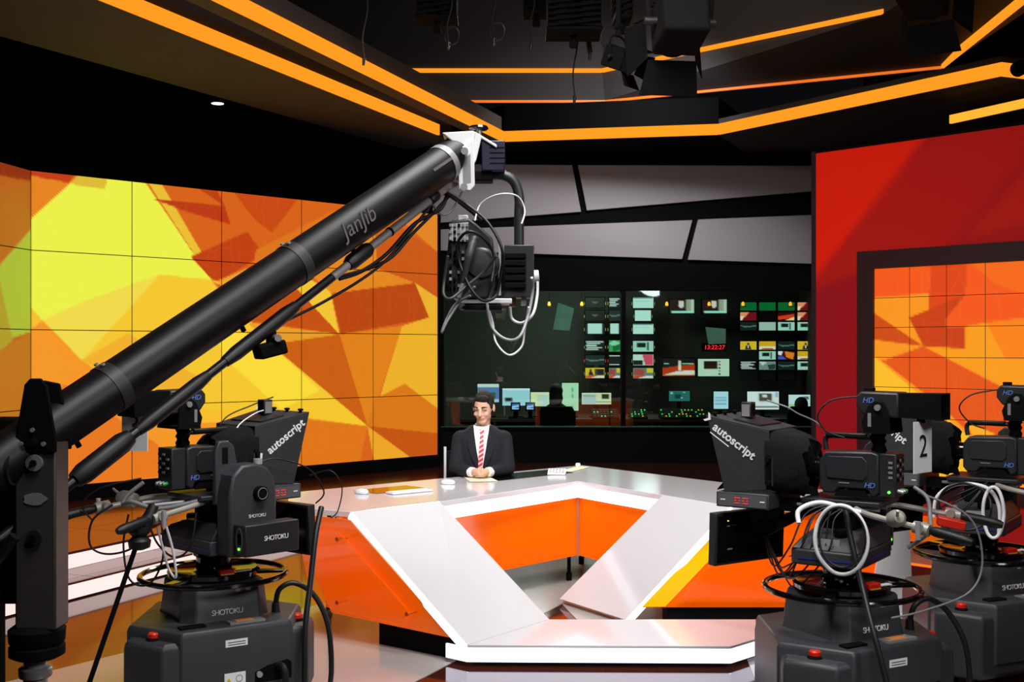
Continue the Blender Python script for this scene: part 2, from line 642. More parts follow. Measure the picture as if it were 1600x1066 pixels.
# ------------------------------------------------------------------ video wall on the left
LEFT_ART = [
  ('FDC22A', [(0.00, -0.07), (5.00, -0.04), (5.00, 3.03), (0.00, 3.00)]),
  ('F0F54A', [(0.00, 0.46), (0.49, -0.04), (1.09, -0.06), (1.91, 0.97), (1.30, 0.92), (0.53, 1.21), (0.11, 1.41), (0.00, 1.29)]),
  ('F5DE4A', [(0.00, 1.48), (0.11, 1.41), (0.53, 1.21), (1.30, 0.92), (0.96, 1.52), (0.49, 1.79), (0.00, 1.53)]),
  ('EB861E', [(0.00, -0.07), (0.49, -0.07), (0.49, -0.03), (0.00, 0.46)]),
  ('C83C14', [(0.00, -0.07), (0.50, -0.07), (0.36, 0.08), (0.00, 0.05)]),
  ('E2BE36', [(0.49, -0.07), (0.76, -0.06), (0.72, 0.11), (0.38, 0.09)]),
  ('F99A26', [(0.00, 1.49), (0.11, 1.41), (0.49, 1.79), (1.06, 2.19), (1.23, 2.43), (1.95, 2.46), (3.09, 2.46), (3.92, 2.59), (3.83, 3.07), (0.00, 3.03)]),
  ('EC7A1C', [(0.00, 2.25), (0.32, 2.02), (1.23, 2.62), (1.66, 2.98), (0.00, 3.03)]),
  ('FACB30', [(0.49, 1.79), (1.30, 0.92), (1.88, 0.95), (2.60, 1.63), (3.92, 2.59), (3.09, 2.46), (1.88, 2.32), (1.23, 2.17)]),
  ('F6B42C', [(0.49, 1.79), (0.96, 1.52), (1.37, 1.78), (1.88, 2.05), (1.23, 2.17)]),
  ('FFDF3A', [(1.88, 1.37), (2.60, 1.63), (3.25, 2.15), (2.74, 2.35), (2.03, 1.78)]),
  ('DC6418', [(1.08, -0.09), (5.00, -0.08), (5.00, 3.03), (3.79, 3.03), (3.92, 2.59), (2.60, 1.63), (1.89, 0.97)]),
  ('EFC234', [(1.11, -0.09), (1.27, -0.08), (1.99, 1.00), (1.89, 0.97)]),
  ('C03A12', [(1.20, 0.15), (2.04, 0.16), (2.11, 0.35), (1.58, 0.25)]),
  ('C0400F', [(1.58, -0.08), (1.90, -0.08), (2.04, 0.16)]),
  ('C4410F', [(1.64, 0.72), (2.31, 0.41), (2.51, 0.64), (1.99, 0.96), (1.89, 0.95)]),
  ('CC4A10', [(2.08, -0.07), (3.01, -0.07), (2.62, 0.40), (2.41, 0.28)]),
  ('E2761C', [(2.42, 0.60), (3.43, 0.09), (3.79, 0.06), (2.99, 0.85), (2.66, 1.15), (2.31, 1.09)]),
  ('F0A82A', [(1.95, 0.96), (2.31, 0.81), (2.66, 1.15), (2.31, 1.39), (2.60, 1.63)]),
  ('F7C836', [(2.95, 0.82), (3.39, 1.01), (3.52, 1.51), (2.87, 0.94)]),
  ('C9520F', [(2.31, 1.37), (2.87, 0.94), (3.52, 1.51)]),
  ('EFA028', [(3.52, 1.51), (2.60, 1.63), (2.31, 1.39)]),
  ('E88A1E', [(3.04, 0.78), (4.02, 0.09), (4.06, 0.72), (4.64, 0.87), (3.41, 1.04)]),
  ('BE480C', [(3.41, 1.04), (4.64, 0.87), (4.87, 1.30), (3.54, 1.51)]),
  ('CE5A10', [(4.02, 0.00), (5.00, 0.47), (5.00, 1.04), (4.64, 0.87), (4.06, 0.72)]),
  ('E58820', [(4.16, -0.05), (5.00, -0.04), (5.00, 0.47)]),
  ('F0B42C', [(4.64, 0.87), (5.00, 1.04), (5.00, 1.27), (4.87, 1.30)]),
  ('CE600F', [(2.60, 1.63), (3.52, 1.51), (3.92, 2.59)]),
  ('E58418', [(3.52, 1.51), (4.44, 1.40), (4.02, 2.40), (3.92, 2.59)]),
  ('F2B428', [(4.44, 1.40), (5.00, 1.25), (5.00, 2.43), (4.48, 2.10), (4.05, 2.40), (4.16, 2.10)]),
  ('DE7A16', [(4.02, 2.28), (4.48, 2.10), (5.00, 2.42), (5.00, 2.74), (3.92, 2.59)]),
  ('C8560E', [(3.92, 2.59), (5.00, 2.73), (5.00, 3.02), (4.58, 3.01)]),
  ('F2A826', [(3.92, 2.59), (4.58, 3.01), (4.02, 3.04)]),
  ('E47818', [(3.05, 2.47), (3.92, 2.59), (3.78, 3.10), (2.87, 3.03)]),
]
SIDE_ART = [
  ('C8661C', [(-1, -1), (2, -1), (2, 4), (-1, 4)]),
  ('9C3210', [(-1, -1), (2, -1), (2, .06), (.45, .12), (-1, .02)]),
  ('C06A18', [(-1, .9), (.5, .3), (1.1, .05), (2, 0), (2, .35), (1, .5), (.3, 1.0), (-1, 1.6)]),
  ('B5C83A', [(1.1, .48), (.5, .92), (.42, 1.2), (.45, 1.62), (1.1, 1.5)]),
  ('B8A62C', [(.45, .95), (-1, 1.9), (-1, 2.6), (.45, 1.72), (.7, 1.6)]),
  ('C87A1E', [(.3, 1.75), (1.1, 1.5), (1.1, 3.2), (-1, 3.2), (-1, 2.4)]),
]
SCREEN_L = screen_mat('video_wall_display', 0.95, 0.035)
SCREEN_D = screen_mat('video_wall_display_seen_edge_on', 0.8, 0.03)
vw = thing('video_wall', 'tall wall of tiled displays glowing with yellow and orange shards', 'video wall', (-4.53, 10.68, .24))
LA, LB = Vector((-4.53, 10.68, 0)), Vector((-0.926, 14.15, 0))
ld = (LB - LA).normalized()
off = Vector((4.53, -10.68, -.24))
for i in range(5):
    for j in range(4):
        g = .004
        o = LA + ld * (i * 1.0006 + g) + Vector((0, 0, EYE + 1.691 - j * .75 - g)) + off
        me = picture_mesh('display_panel', o, ld, (0, 0, -1), 1.0006 - 2 * g, .75 - 2 * g, 56, 42, LEFT_ART,
                          (i * 1.0006 + g, j * .75 + g), (1.0006 - 2 * g, .75 - 2 * g), thick=.06)
        mesh_obj('display_panel', me, SCREEN_L, vw)
LS = Vector((-4.66, 9.69, 0))
sd = (LA - LS).normalized()
for j in range(4):
    o = LS + Vector((0, 0, EYE + 1.691 - j * .75 - .004)) + off
    me = picture_mesh('display_panel', o, sd, (0, 0, -1), .994, .742, 40, 42, SIDE_ART, (0, j * .75), (.994, .742), thick=.06)
    mesh_obj('display_panel', me, SCREEN_D, vw)
ln = Vector((-ld.y, ld.x, 0))             # away from the room
b = MB()
q = [LA + ln * .06, LB + ln * .06 + ld * .06, LB + ln * .5 + ld * .06, LA + ln * .5]
b.prism([p + Vector((0, 0, 0)) + off + Vector((0, 0, .24)) for p in q], (0, 0, 3.16))
b.build('cabinet', BLACK, vw, smooth=0)
q = [LA + Vector((-.02, 0, 0)), LB + ld * .05, LB + ln * .5 + ld * .05, LA + ln * .5]
MB().prism([p + off + Vector((0, 0, .24)) for p in q], (0, 0, .145)).build('plinth', BLACK, vw, smooth=0)
q = [LB + ld * .004, LB + ld * .05, LB + ln * .1 + ld * .05, LB + ln * .1 + ld * .004]
MB().prism([p + off + Vector((0, 0, .384)) for p in q], (0, 0, 3.01)).build('edge_trim', BLACK, vw, smooth=0)
q = [LS, LA, LA + Vector((-.3, .1, 0)), LS + Vector((-.3, 0, 0))]
MB().prism([p + off + Vector((-.062, .01, .24)) for p in q], (0, 0, 3.16)).build('cabinet', BLACK, vw, smooth=0)
MB().prism([p + off + Vector((0, 0, .24)) for p in q], (0, 0, .14)).build('plinth', BLACK, vw, smooth=0)

# ------------------------------------------------------------------ red wall with the small video wall on the right
RIGHT_ART = [
  ('FF981A', [(0.44, 0.93), (3.10, 0.95), (3.10, 2.82), (0.44, 2.98)]),
  ('FA5A14', [(0.44, 1.00), (3.10, 0.99), (3.10, 1.46), (1.45, 1.47), (1.29, 1.50), (1.29, 1.68), (0.95, 1.65), (0.83, 1.42), (1.01, 1.37), (1.03, 1.23), (0.51, 1.25)]),
  ('E4460F', [(1.02, 0.98), (1.30, 0.98), (1.29, 1.25), (1.14, 1.31), (0.99, 1.37)]),
  ('FB6A14', [(1.30, 0.98), (1.74, 0.97), (1.74, 1.26), (1.52, 1.18)]),
  ('CE400A', [(0.83, 1.42), (1.29, 1.25), (1.13, 1.44), (1.14, 1.50), (1.29, 1.50), (1.29, 1.67), (0.95, 1.65)]),
  ('D44C0C', [(0.49, 1.35), (0.95, 1.65), (0.49, 1.59)]),
  ('FFC026', [(0.49, 1.70), (1.38, 2.40), (1.38, 2.71), (0.49, 2.78)]),
  ('EA560E', [(0.60, 1.77), (0.95, 1.65), (1.77, 2.06), (3.10, 2.21), (3.10, 2.65), (1.60, 2.69), (1.40, 2.40), (1.12, 2.14)]),
  ('FFB020', [(1.29, 2.23), (1.52, 2.32), (1.40, 2.45)]),
  ('FF9E16', [(1.29, 1.50), (1.45, 1.47), (1.74, 1.44), (3.10, 1.43), (3.10, 2.19), (1.74, 2.01), (0.95, 1.65), (1.29, 1.67)]),
  ('FF8412', [(1.45, 1.47), (1.74, 1.44), (3.10, 1.43), (3.10, 1.77), (1.60, 1.75)]),
]
RA = Vector((2.5987, 9.7, 0))
RB = Vector((3.8172, 8.45994, 0))
rd = (RB - RA).normalized()
rn = Vector((-rd.y, rd.x, 0))              # away from the room
RTOP = EYE + 1.6796
RED_ART = [('8E1414', [(-1, -1), (5, -1), (5, 5), (-1, 5)]),
           ('9C1612', [(-1, 1.3), (.9, .1), (1.5, -.2), (2.2, -.2), (-1, 3.0)]),
           ('C81C0A', [(-1, -1), (1.05, -.1), (.05, 1.0), (-1, 1.8)]),
           ('861018', [(-1, 1.5), (.5, 1.0), (.5, 4), (-1, 4)]),
           ('A01A12', [(1.9, .2), (4, -.5), (4, .5), (1.3, .8)])]


def RP(u, z, out=0.0):
    p = RA + rd * u - rn * out
    return Vector((p.x, p.y, z))


rw = thing('wall_red', None, None)
struct(rw)
rw['label'] = 'red printed set wall framing the small tiled screen'
REDPRINT = bpy.data.materials.new('red_backlit_print')
REDPRINT.use_nodes = True
nt = REDPRINT.node_tree
bb = nt.nodes['Principled BSDF']
at = nt.nodes.new('ShaderNodeAttribute')
at.attribute_name = 'Col'
nt.links.new(at.outputs['Color'], bb.inputs['Base Color'])
nt.links.new(at.outputs['Color'], bb.inputs['Emission Color'])
bb.inputs['Emission Strength'].default_value = 0.5
bb.inputs['Roughness'].default_value = 0.8
bb.inputs['Specular IOR Level'].default_value = 0.1
UW = 4.0
for (u0, u1, z0, z1) in ((0, UW, 2.515, RTOP), (0, .388, .2, 2.515), (3.2, UW, .2, 2.515), (.388, 3.2, .2, .52)):
    me = picture_mesh('red_panel', RP(u0, z1), rd, (0, 0, -1), u1 - u0, z1 - z0, max(6, int((u1 - u0) * 24)), max(6, int((z1 - z0) * 24)), RED_ART,
                      (u0, RTOP - z1), (u1 - u0, z1 - z0), thick=.1, blur=.03)
    mesh_obj('red_panel', me, REDPRINT, rw)
MB().prism([RP(-.045, 0), RP(-.002, 0), RP(-.002, 0, -.5), RP(-.045, 0, -.5)], (0, 0, RTOP + .02)).build('wall_end', mat('dark_plum_edge', '1E0812', 0.6), rw, smooth=0)
MB().prism([RP(0, RTOP), RP(UW, RTOP), RP(UW, RTOP, -.5), RP(0, RTOP, -.5)], (0, 0, .02)).build('wall_cap', BLACK, rw, smooth=0)
MB().prism([RP(0, 0, -.12), RP(UW, 0, -.12), RP(UW, 0, -.5), RP(0, 0, -.5)], (0, 0, RTOP)).build('wall_core', BLACK, rw, smooth=0)
# maroon frame round the screen, four members
f0, f1, g0, g1 = .388, 3.2, .52, 2.515
s0, s1, t0, t1 = .5305, .5305 + 8 * .3047, EYE + 1.6796 - 1.012 - 7 * .2425, EYE + 1.6796 - 1.012
for (u0, u1, z0, z1) in ((f0, f1, t1, g1), (f0, f1, g0, t0), (f0, s0, t0, t1), (s1, f1, t0, t1)):
    MB().prism([RP(u0, z0, .015), RP(u1, z0, .015), RP(u1, z1, .015), RP(u0, z1, .015)], (rn * .1)).build('screen_frame', MAROON, rw, smooth=0)
vr = thing('video_wall', 'smaller screen of tiled displays set in the red wall, orange shards', 'video wall', RP(s0, .2))
vo = -RP(s0, .2)
for i in range(8):
    for j in range(7):
        g = .0022
        o = RP(s0 + i * .3047 + g, t1 - j * .2425 - g, -.012) + vo
        me = picture_mesh('display_panel', o, rd, (0, 0, -1), .3047 - 2 * g, .2425 - 2 * g, 20, 16, RIGHT_ART,
                          (s0 + i * .3047 + g, 1.012 + j * .2425 + g), (.3047 - 2 * g, .2425 - 2 * g), thick=.05)
        mesh_obj('display_panel', me, SCREEN_L, vr)
MB().prism([RP(s0, t0, -.03) + vo, RP(s1, t0, -.03) + vo, RP(s1, t1, -.03) + vo, RP(s0, t1, -.03) + vo], rn * .07).build('backing', BLACK, vr, smooth=0)
# low stage before the red wall
st = struct(MB().prism([RP(-.3, 0, 0), RP(UW, 0, 0), RP(UW, 0, .62), RP(-.3, 0, .62)], (0, 0, .12)).build('floor_riser_stage', mat('grey_stage_top', '6B5F60', 0.25), smooth=0))
st['label'] = 'low grey stage in front of the red wall'
MB().prism([RP(-.3, .1, .622), RP(UW, .1, .622), RP(UW, .118, .622), RP(-.3, .118, .622)], -rn * .006).build('light_line', STRIPDIM, st, smooth=0)
MB().prism([RP(-.3, .0, .622), RP(UW, .0, .622), RP(UW, .098, .622), RP(-.3, .098, .622)], -rn * .004).build('riser', DARKRED, st, smooth=0)
op = MB().prism([RP(.2, .17, 0.004), RP(1.15, .17, .004), RP(1.15, .385, .004), RP(.2, .385, .004)], -rn * .03).build('plinth_panel', ORANGEGLASS, rw, smooth=0, bevel=.004)

# ------------------------------------------------------------------ ceiling soffits and light strips


def strip_run(name, label, pts, z, h, m, thick=.03, side=None, cat='light strip'):
    """an LED strip: one thing, one segment per straight run, the lit face towards the camera"""
    t = thing(name, label, cat, (pts[0][0], pts[0][1], z))
    o = -Vector((pts[0][0], pts[0][1], z))
    for a, b_ in zip(pts[:-1], pts[1:]):
        a3, b3 = Vector((a[0], a[1], z)), Vector((b_[0], b_[1], z))
        d = (b3 - a3).normalized()
        n = Vector((-d.y, d.x, 0))
        mid = (a3 + b3) / 2
        if side is None:
            if n.dot(Vector((0, 0, z)) - mid) > 0:
                n = -n
        MB().prism([a3 + o, b3 + o, b3 + o + Vector((0, 0, h)), a3 + o + Vector((0, 0, h))], n * thick).build('light_segment', m, t, smooth=0)
    return t


def soffit(name, poly, z0, z1, m=SOFFIT):
    o = struct(MB().flat(poly, z0, z1).build(name, m, smooth=0))
    return o


ZS = 4.25
L2 = [(-3.75, 3.95), (-0.10, 13.87)]
RINGP = [(-0.10, 13.87), (2.437, 13.42), (4.547, 10.54), (4.80, 10.64), (6.5, 11.3)]
L1 = [(-4.75, 3.95), (-0.858, 13.46)]
strip_run('light_strip', 'wide orange light strip on the upper left ceiling beam above the crane head', L2, ZS, .125, STRIP)
strip_run('light_strip', 'orange light strip on the ceiling edge across the back wall and on to the right', RINGP, ZS, .125, STRIP)
strip_run('light_strip', 'lower left orange light strip along the edge of the grey ceiling slab', L1, ZS, .125, STRIP)
soffit('trim_1', [(-4.79, 3.97), (-0.90, 13.48), (-.74, 13.87), (-1.33, 14.49), (-7.0, 3.95)][::-1], ZS + .002, ZS + .3)
# beam behind the upper strip: its underside slopes up to the left
sl = MB()
a0, a1 = Vector((-3.75, 3.95, ZS)), Vector((-0.10, 13.87, ZS))
dn = Vector((-.939, .345, 0))
sl.add([a0 + dn * .03, a1 + dn * .03, a1 + dn * .34 + Vector((0, 0, .07)), a0 + dn * .34 + Vector((0, 0, .07)),
        a0 + dn * .03 + Vector((0, 0, .3)), a1 + dn * .03 + Vector((0, 0, .3)), a1 + dn * .34 + Vector((0, 0, .3)), a0 + dn * .34 + Vector((0, 0, .3))],
       [(0, 3, 2, 1), (4, 5, 6, 7), (0, 1, 5, 4), (1, 2, 6, 5), (2, 3, 7, 6), (3, 0, 4, 7)])
struct(sl.build('trim_2', SOFFIT, smooth=0))
soffit('trim_3', [(-0.10, 13.9), (2.45, 13.45), (3.0, 14.65), (-0.7, 14.65)], ZS + .004, ZS + .45, VOID)
soffit('trim_4', [(2.45, 13.45), (4.55, 10.57), (6.5, 11.3), (6.5, 14.65), (3.0, 14.65)], ZS + .004, ZS + .19, mat('dark_soffit', '2A2928', 0.85))
strip_run('light_strip', 'short amber light strip above the red wall at the right edge', [(4.44, 11.52), (4.85, 10.76), (5.6, 9.4)], 4.0, .084, STRIPWARM)
strip_run('light_strip', 'thin orange light line high on the grey upper wall, lower of two', [(-2.6, 14.6), (-.55, 14.52), (1.19, 14.52), (4.83, 12.77)], 4.87, .028, STRIPDIM)
strip_run('light_strip', 'orange light strip rising to the top right corner of the ceiling', [(4.83, 12.77), (4.66, 10.27), (4.4, 7)], 4.87, .09, STRIP)
strip_run('light_strip', 'orange light line near the top of the grey upper wall, upper of two', [(-3, 14.5), (1.145, 14.5), (3.89, 11.99), (4.6, 11.35)], 5.25, .05, STRIP)
uw = MB()
lowp = [(-3, 14.62), (1.19, 14.56), (4.87, 12.80), (4.85, 7)]
upp = [(-3, 14.53), (1.16, 14.53), (3.91, 12.02), (4.65, 7)]
vs = [(x, y, 4.9) for x, y in lowp] + [(x, y, 5.25) for x, y in upp]
uw.add(vs, [(i, i + 1, i + 5, i + 4) for i in range(3)])
vs = [(x, y, 5.25) for x, y in upp] + [(x, y, 6.4) for x, y in upp]
uw.add(vs, [(i, i + 1, i + 5, i + 4) for i in range(3)])
struct(uw.build('wall_upper', GREYWALL, smooth=0))

def downlight(x, y, d, label, m):
    t = thing('downlight', label, 'ceiling light', P(x, y, d))
    MB().lathe([(.075, -.005), (.078, .0), (.078, .09), (.05, .12), (.01, .12)]).build('housing', BLACK, t)
    MB().lathe([(.01, -.008), (.062, -.008), (.062, .01), (.01, .01)]).build('lens', m, t)


downlight(340, 161, 11.6, 'small round downlight glowing below the grey ceiling slab', mat('downlight_lens', 'FFFFFF', emit='F4F4FF', strength=2.0))
# ------------------------------------------------------------------ news desk
DT = 0.75
dk = thing('news_desk', 'large angular white news desk with orange panels and glowing white edges', 'desk', (0, 0, 0))
A, Bl, Cl, El, Fl = (.477, 8.216), (-.453, 7.107), (-.939, 6.657), (-1.36, 6.885), (-1.49, 7.55)
G, R3, R2, R1 = (.58, 9.352), (1.62, 8.0), (2.35, 7.6), (2.32, 6.88)
Br, Cr = (.986, 7.435), (1.33, 6.9)
MB().flat([A, Br, Cr, R1, R2, R3, G, Fl, El, Cl, Bl], DT - .035, DT).build('desk_top', DESKWHITE, dk, smooth=0, bevel=.003)


def v3(p, z):
    return Vector((p[0], p[1], z))


# the left leaning slab, the low bar it runs into, and the right leaning slab
bi, bo = (.22, 6.653), (-.24, 6.077)


def slab(name, t0, t1, b1, b0, zt, zb, th, m=DESKWHITE):
    p = [v3(t0, zt), v3(t1, zt), v3(b1, zb), v3(b0, zb)]
    n = (p[1] - p[0]).cross(p[3] - p[0]).normalized()
    if n.z > 0:
        n = -n
    MB().prism(p, n * th).build(name, m, dk, smooth=0, bevel=.002)
    return p, n


pL, nL = slab('leaning_slab', Bl, Cl, bo, bi, DT - .0005, .12, .055)
pR, nR = slab('leaning_slab', Br, Cr, (.70, 7.0), (.317, 7.59), DT - .0005, .035, .045)
bar = [bo, (1.167, 6.05), (1.75, 6.60), (2.42, 6.74), (2.40, 6.84), (1.48, 6.653), bi]
MB().flat(bar, .105, .12).build('floor_bar', DESKWHITE, dk, smooth=0, bevel=.002)


def edge_strip(p, q, z0, z1, m, out, name='light_edge', th=.012, parent=dk):
    a, b_ = Vector(p), Vector(q)
    d = (b_ - a)
    n = Vector((d.y, -d.x, 0)).normalized()
    if n.dot(Vector((out[0], out[1], 0))) < 0:
        n = -n
    MB().prism([(a.x, a.y, z0), (b_.x, b_.y, z0), (b_.x, b_.y, z1), (a.x, a.y, z1)], -n * th).build(name, m, parent, smooth=0)


def V2(p):
    return Vector((p[0], p[1], 0))


edge_strip(V2(bo), V2((1.167, 6.05)), .028, .104, DESKLED, (0, -1))
edge_strip(V2((1.167, 6.05)), V2((1.75, 6.60)), .028, .104, DESKLED, (1, -1))
edge_strip(V2((1.75, 6.60)), V2((2.42, 6.74)), .028, .104, DESKLED, (1, -1))
edge_strip(V2((-.36, 6.17)), V2(bo), .028, .104, DESKLED, (-1, -1))
MB().flat([(-.2, 6.12), (1.15, 6.09), (1.72, 6.63), (2.38, 6.77), (1.48, 6.62), (.24, 6.62)], .0, .1).build('bar_plinth', BLACK, dk, smooth=0)
# inner glowing edge under the desk top
edge_strip(V2(A), V2(Bl), DT - .118, DT - .036, DESKLED, (.6, -.6), th=.02)
edge_strip(V2(A), V2(Br), DT - .118, DT - .036, DESKLED, (-.6, -.6), th=.02)
# glowing outer side of the left slab
off_ = Vector((-.762, .547, 0)).normalized()
side = Vector((pL[2] - pL[1])).cross(nL).normalized()
if side.x > 0:
    side = -side
MB().prism([pL[1] + side * .001, pL[2] + side * .001, pL[2] + nL * .05 + side * .001, pL[1] + nL * .05 + side * .001], side * .008).build('light_edge', DESKLED, dk, smooth=0)
sideR = Vector((pR[2] - pR[1])).cross(nR).normalized()
if sideR.x < 0:
    sideR = -sideR
MB().prism([pR[1] + sideR * .001, pR[2] + sideR * .001, pR[2] + nR * .045 + sideR * .001, pR[1] + nR * .045 + sideR * .001], sideR * .008).build('light_edge', DESKLED, dk, smooth=0)

# inner orange panels either side of the re-entrant corner
def inner_panel(p, q, away):
    a, b_ = V2(p), V2(q)
    d = (b_ - a).normalized()
    n = Vector((-d.y, d.x, 0))
    if n.dot(Vector(away)) < 0:
        n = -n
    a2, b2 = a + n * .03 - d * .03, b_ + n * .03
    MB().prism([(a2.x, a2.y, .205), (b2.x, b2.y, .205), (b2.x, b2.y, DT - .037), (a2.x, a2.y, DT - .037)], n * .02).build('orange_panel', ORANGEGLASS, dk, smooth=0)
    a3, b3 = a + n * .055, b_ + n * .055
    MB().prism([(a3.x, a3.y, .205), (b3.x, b3.y, .205), (b3.x, b3.y, DT - .037), (a3.x, a3.y, DT - .037)], n * .01).build('reflection_blocker', BLACK, dk, smooth=0)  # unseen backing added to keep panel glow out of the window reflection


inner_panel((.477, 8.216), (-1.0, 6.66 + .0), (-1, 1, 0))
inner_panel((.477, 8.216), (1.2, 7.10), (1, 1, 0))
MB().cyl((.478, 8.232, .2), (.478, 8.232, DT - .04), .006).build('corner_post', GREYALU, dk)
# left outer side: back panel, proud front panel on stand-offs, black plinth
dl = Vector((-.762, .547, 0)).normalized()
nl_ = Vector((-dl.y * -1, dl.x, 0))
nl_ = Vector((dl.y, -dl.x, 0))
if nl_.dot(Vector((0, 0, 0)) - Vector((-.6, 6.4, 0))) < 0:
    nl_ = -nl_                                   # towards the viewer


def side_pt(s, z, out=0.0):
    """s metres along the left side from the foot of the slab"""
    p = Vector((-.298, 6.14, 0)) + dl * s + nl_ * out
    return Vector((p.x, p.y, z))


def side_from_px(x, y, out):
    # plane through the left side, moved out towards the viewer
    o = side_pt(0, 0, out)
    rx = (x - 800) / 1773.0
    # o.x + dl.x*s = rx*(o.y+dl.y*s)
    s = (rx * o.y - o.x) / (dl.x - rx * dl.y)
    q = o + dl * s
    return Vector((q.x, q.y, EYE + (547 - y) / 1773.0 * q.y))


BACKP = [side_pt(.02, .135), side_pt(.94, .15), side_pt(1.05, .30), side_pt(1.22, DT - .04), side_pt(.80, DT - .04)]
MB().prism(BACKP, -nl_ * .012).build('orange_panel', ORANGEGLASS, dk, smooth=0)
def acrylic():
    m = bpy.data.materials.new('clear_orange_acrylic')
    m.use_nodes = True
    nt = m.node_tree
    b = nt.nodes['Principled BSDF']
    b.inputs['Base Color'].default_value = hexrgb('F06A08') + (1,)
    b.inputs['Roughness'].default_value = 0.08
    b.inputs['Coat Weight'].default_value = 0.5
    b.inputs['Alpha'].default_value = 0.4
    b.inputs['Emission Color'].default_value = hexrgb('F06000') + (1,)
    b.inputs['Emission Strength'].default_value = 0.3
    tc = nt.nodes.new('ShaderNodeTexCoord')
    nz = nt.nodes.new('ShaderNodeTexNoise')
    nz.inputs['Scale'].default_value = 4
    nt.links.new(tc.outputs['Object'], nz.inputs['Vector'])
    mr = nt.nodes.new('ShaderNodeMapRange')
    mr.inputs[3].default_value = 0.06
    mr.inputs[4].default_value = 0.12
    nt.links.new(nz.outputs['Fac'], mr.inputs[0])
    nt.links.new(mr.outputs[0], b.inputs['Roughness'])
    return m


ACRYL = acrylic()
FP = [side_from_px(x, y, .07) for x, y in ((455, 824), (468, 826), (526, 832), (537, 841), (636, 953), (627, 976), (489, 944), (468, 846))]
MB().prism(FP, -nl_ * .01).build('clear_orange_panel', ACRYL, dk, smooth=0)
for x, y in ((526, 843), (526, 942), (635, 960)):
    c = side_from_px(x, y, .085)
    MB().cyl(c, c - nl_ * .085, .006, n=10).cyl(c, c - nl_ * .008, .013, n=12).build('standoff_bolt', mat('amber_standoff', 'C85A10', 0.3, 0.3), dk)
pl0 = [side_pt(.02, .0, -.06), side_pt(.62, .0, -.06), side_pt(.62, .0, -.3), side_pt(.1, .0, -.3)]
MB().prism(pl0, (0, 0, .13)).build('side_plinth', BLACK, dk, smooth=0)
# right outer front: orange panel, amber band painting the strip's light on it, proud inner pane, plinth
YF = 6.965
MB().prism([(.80, YF, .12), (2.30, YF, .12), (2.30, YF, DT - .04), (1.35, YF, DT - .04)], (0, .012, 0)).build('orange_panel', ORANGEGLASS, dk, smooth=0)
MB().prism([(.80, YF - .006, .125), (.94, YF - .006, .125), (1.49, YF - .006, DT - .045), (1.35, YF - .006, DT - .045)], (0, .005, 0)).build('painted_glow_band', PANELGLOW, dk, smooth=0)
MB().prism([(1.0, YF - .035, .16), (2.25, YF - .035, .16), (2.25, YF - .035, DT - .09), (1.47, YF - .035, DT - .09)], (0, .01, 0)).build('clear_orange_panel', ACRYL, dk, smooth=0)
MB().bx(.95, 2.28, YF + .02, YF + .2, 0, .12).build('side_plinth', BLACK, dk, smooth=0)
# white end slab on the far right, standing on the end of the bar
MB().prism([(2.13, 6.83, .0), (2.42, 6.83, 0), (2.40, 6.86, DT - .036), (2.26, 6.86, DT - .036)], (0, .03, 0)).build('end_slab', DESKWHITE, dk, smooth=0)
# feet seen under the inner panels
for x, y in ((.42, 8.36), (.66, 8.2), (1.9, 7.4), (.55, 9.0), (-1.2, 7.45)):
    MB().cyl((x, y, .0), (x, y, .06), .022, n=12).cyl((x, y, .06), (x, y, DT - .036), .014, n=10).build('foot', BLACK, dk)

# ------------------------------------------------------------------ things on the desk
def on_desk(x, y, lift=0.0):
    d = 1773 * (EYE - DT) / (y - 547.0)
    return Vector(((x - 800) / 1773.0 * d, d, DT + lift))


def quad_thing(name, label, cat, px, th, m, lift=.001):
    pts = [on_desk(x, y, lift) for x, y in px]
    c = sum(pts, Vector()) / len(pts)
    o = MB().prism([p - c for p in pts], (0, 0, th)).build(name, m, None, smooth=0)
    o.location = c
    return tag(o, label, cat)


quad_thing('glass_inset', 'brown glass screen set into the left of the desk top', 'desk screen',
           [(552, 767), (588, 772), (671, 764), (634, 759)], .002, mat('amber_brown_glass', '6A3A08', 0.05, coat=1, noise=.1, scale=5))
quad_thing('glass_inset', 'long black glass screen set into the desk beside the presenter', 'desk screen',
           [(777, 752), (896, 739), (871, 736), (862, 734), (800, 740), (762, 744.5)], .002, GLOSSBLK)
kb = thing('keyboard', 'thin white keyboard lying on the left of the desk', 'keyboard', on_desk(640, 770, .002), math.radians(38))
MB().bx(-.16, .16, -.045, .045, 0, .012).build('case', mat('white_plastic', 'E8E8EC', 0.35), kb, bevel=.003)
for r in range(4):
    for c in range(12):
        MB().bx(-.15 + c * .025, -.129 + c * .025, -.04 + r * .02, -.024 + r * .02, .012, .015).build('key', mat('white_plastic', 'E8E8EC', 0.35), kb, smooth=0)


def mouse(x, y, rz, label):
    t = thing('computer_mouse', label, 'mouse', on_desk(x, y, .002), rz)
    MB().loft([[Vector((.03 * s * math.cos(a), .055 * s * math.sin(a), z)) for a in [2 * math.pi * k / 16 for k in range(16)]]
               for s, z in ((.9, 0), (1, .008), (.95, .02), (.7, .029), (.25, .033))]).build('shell', mat('white_plastic', 'E8E8EC', 0.35), t, 60)
    MB().bx(-.004, .004, .02, .035, .026, .033).build('scroll_wheel', GREYALU, t)


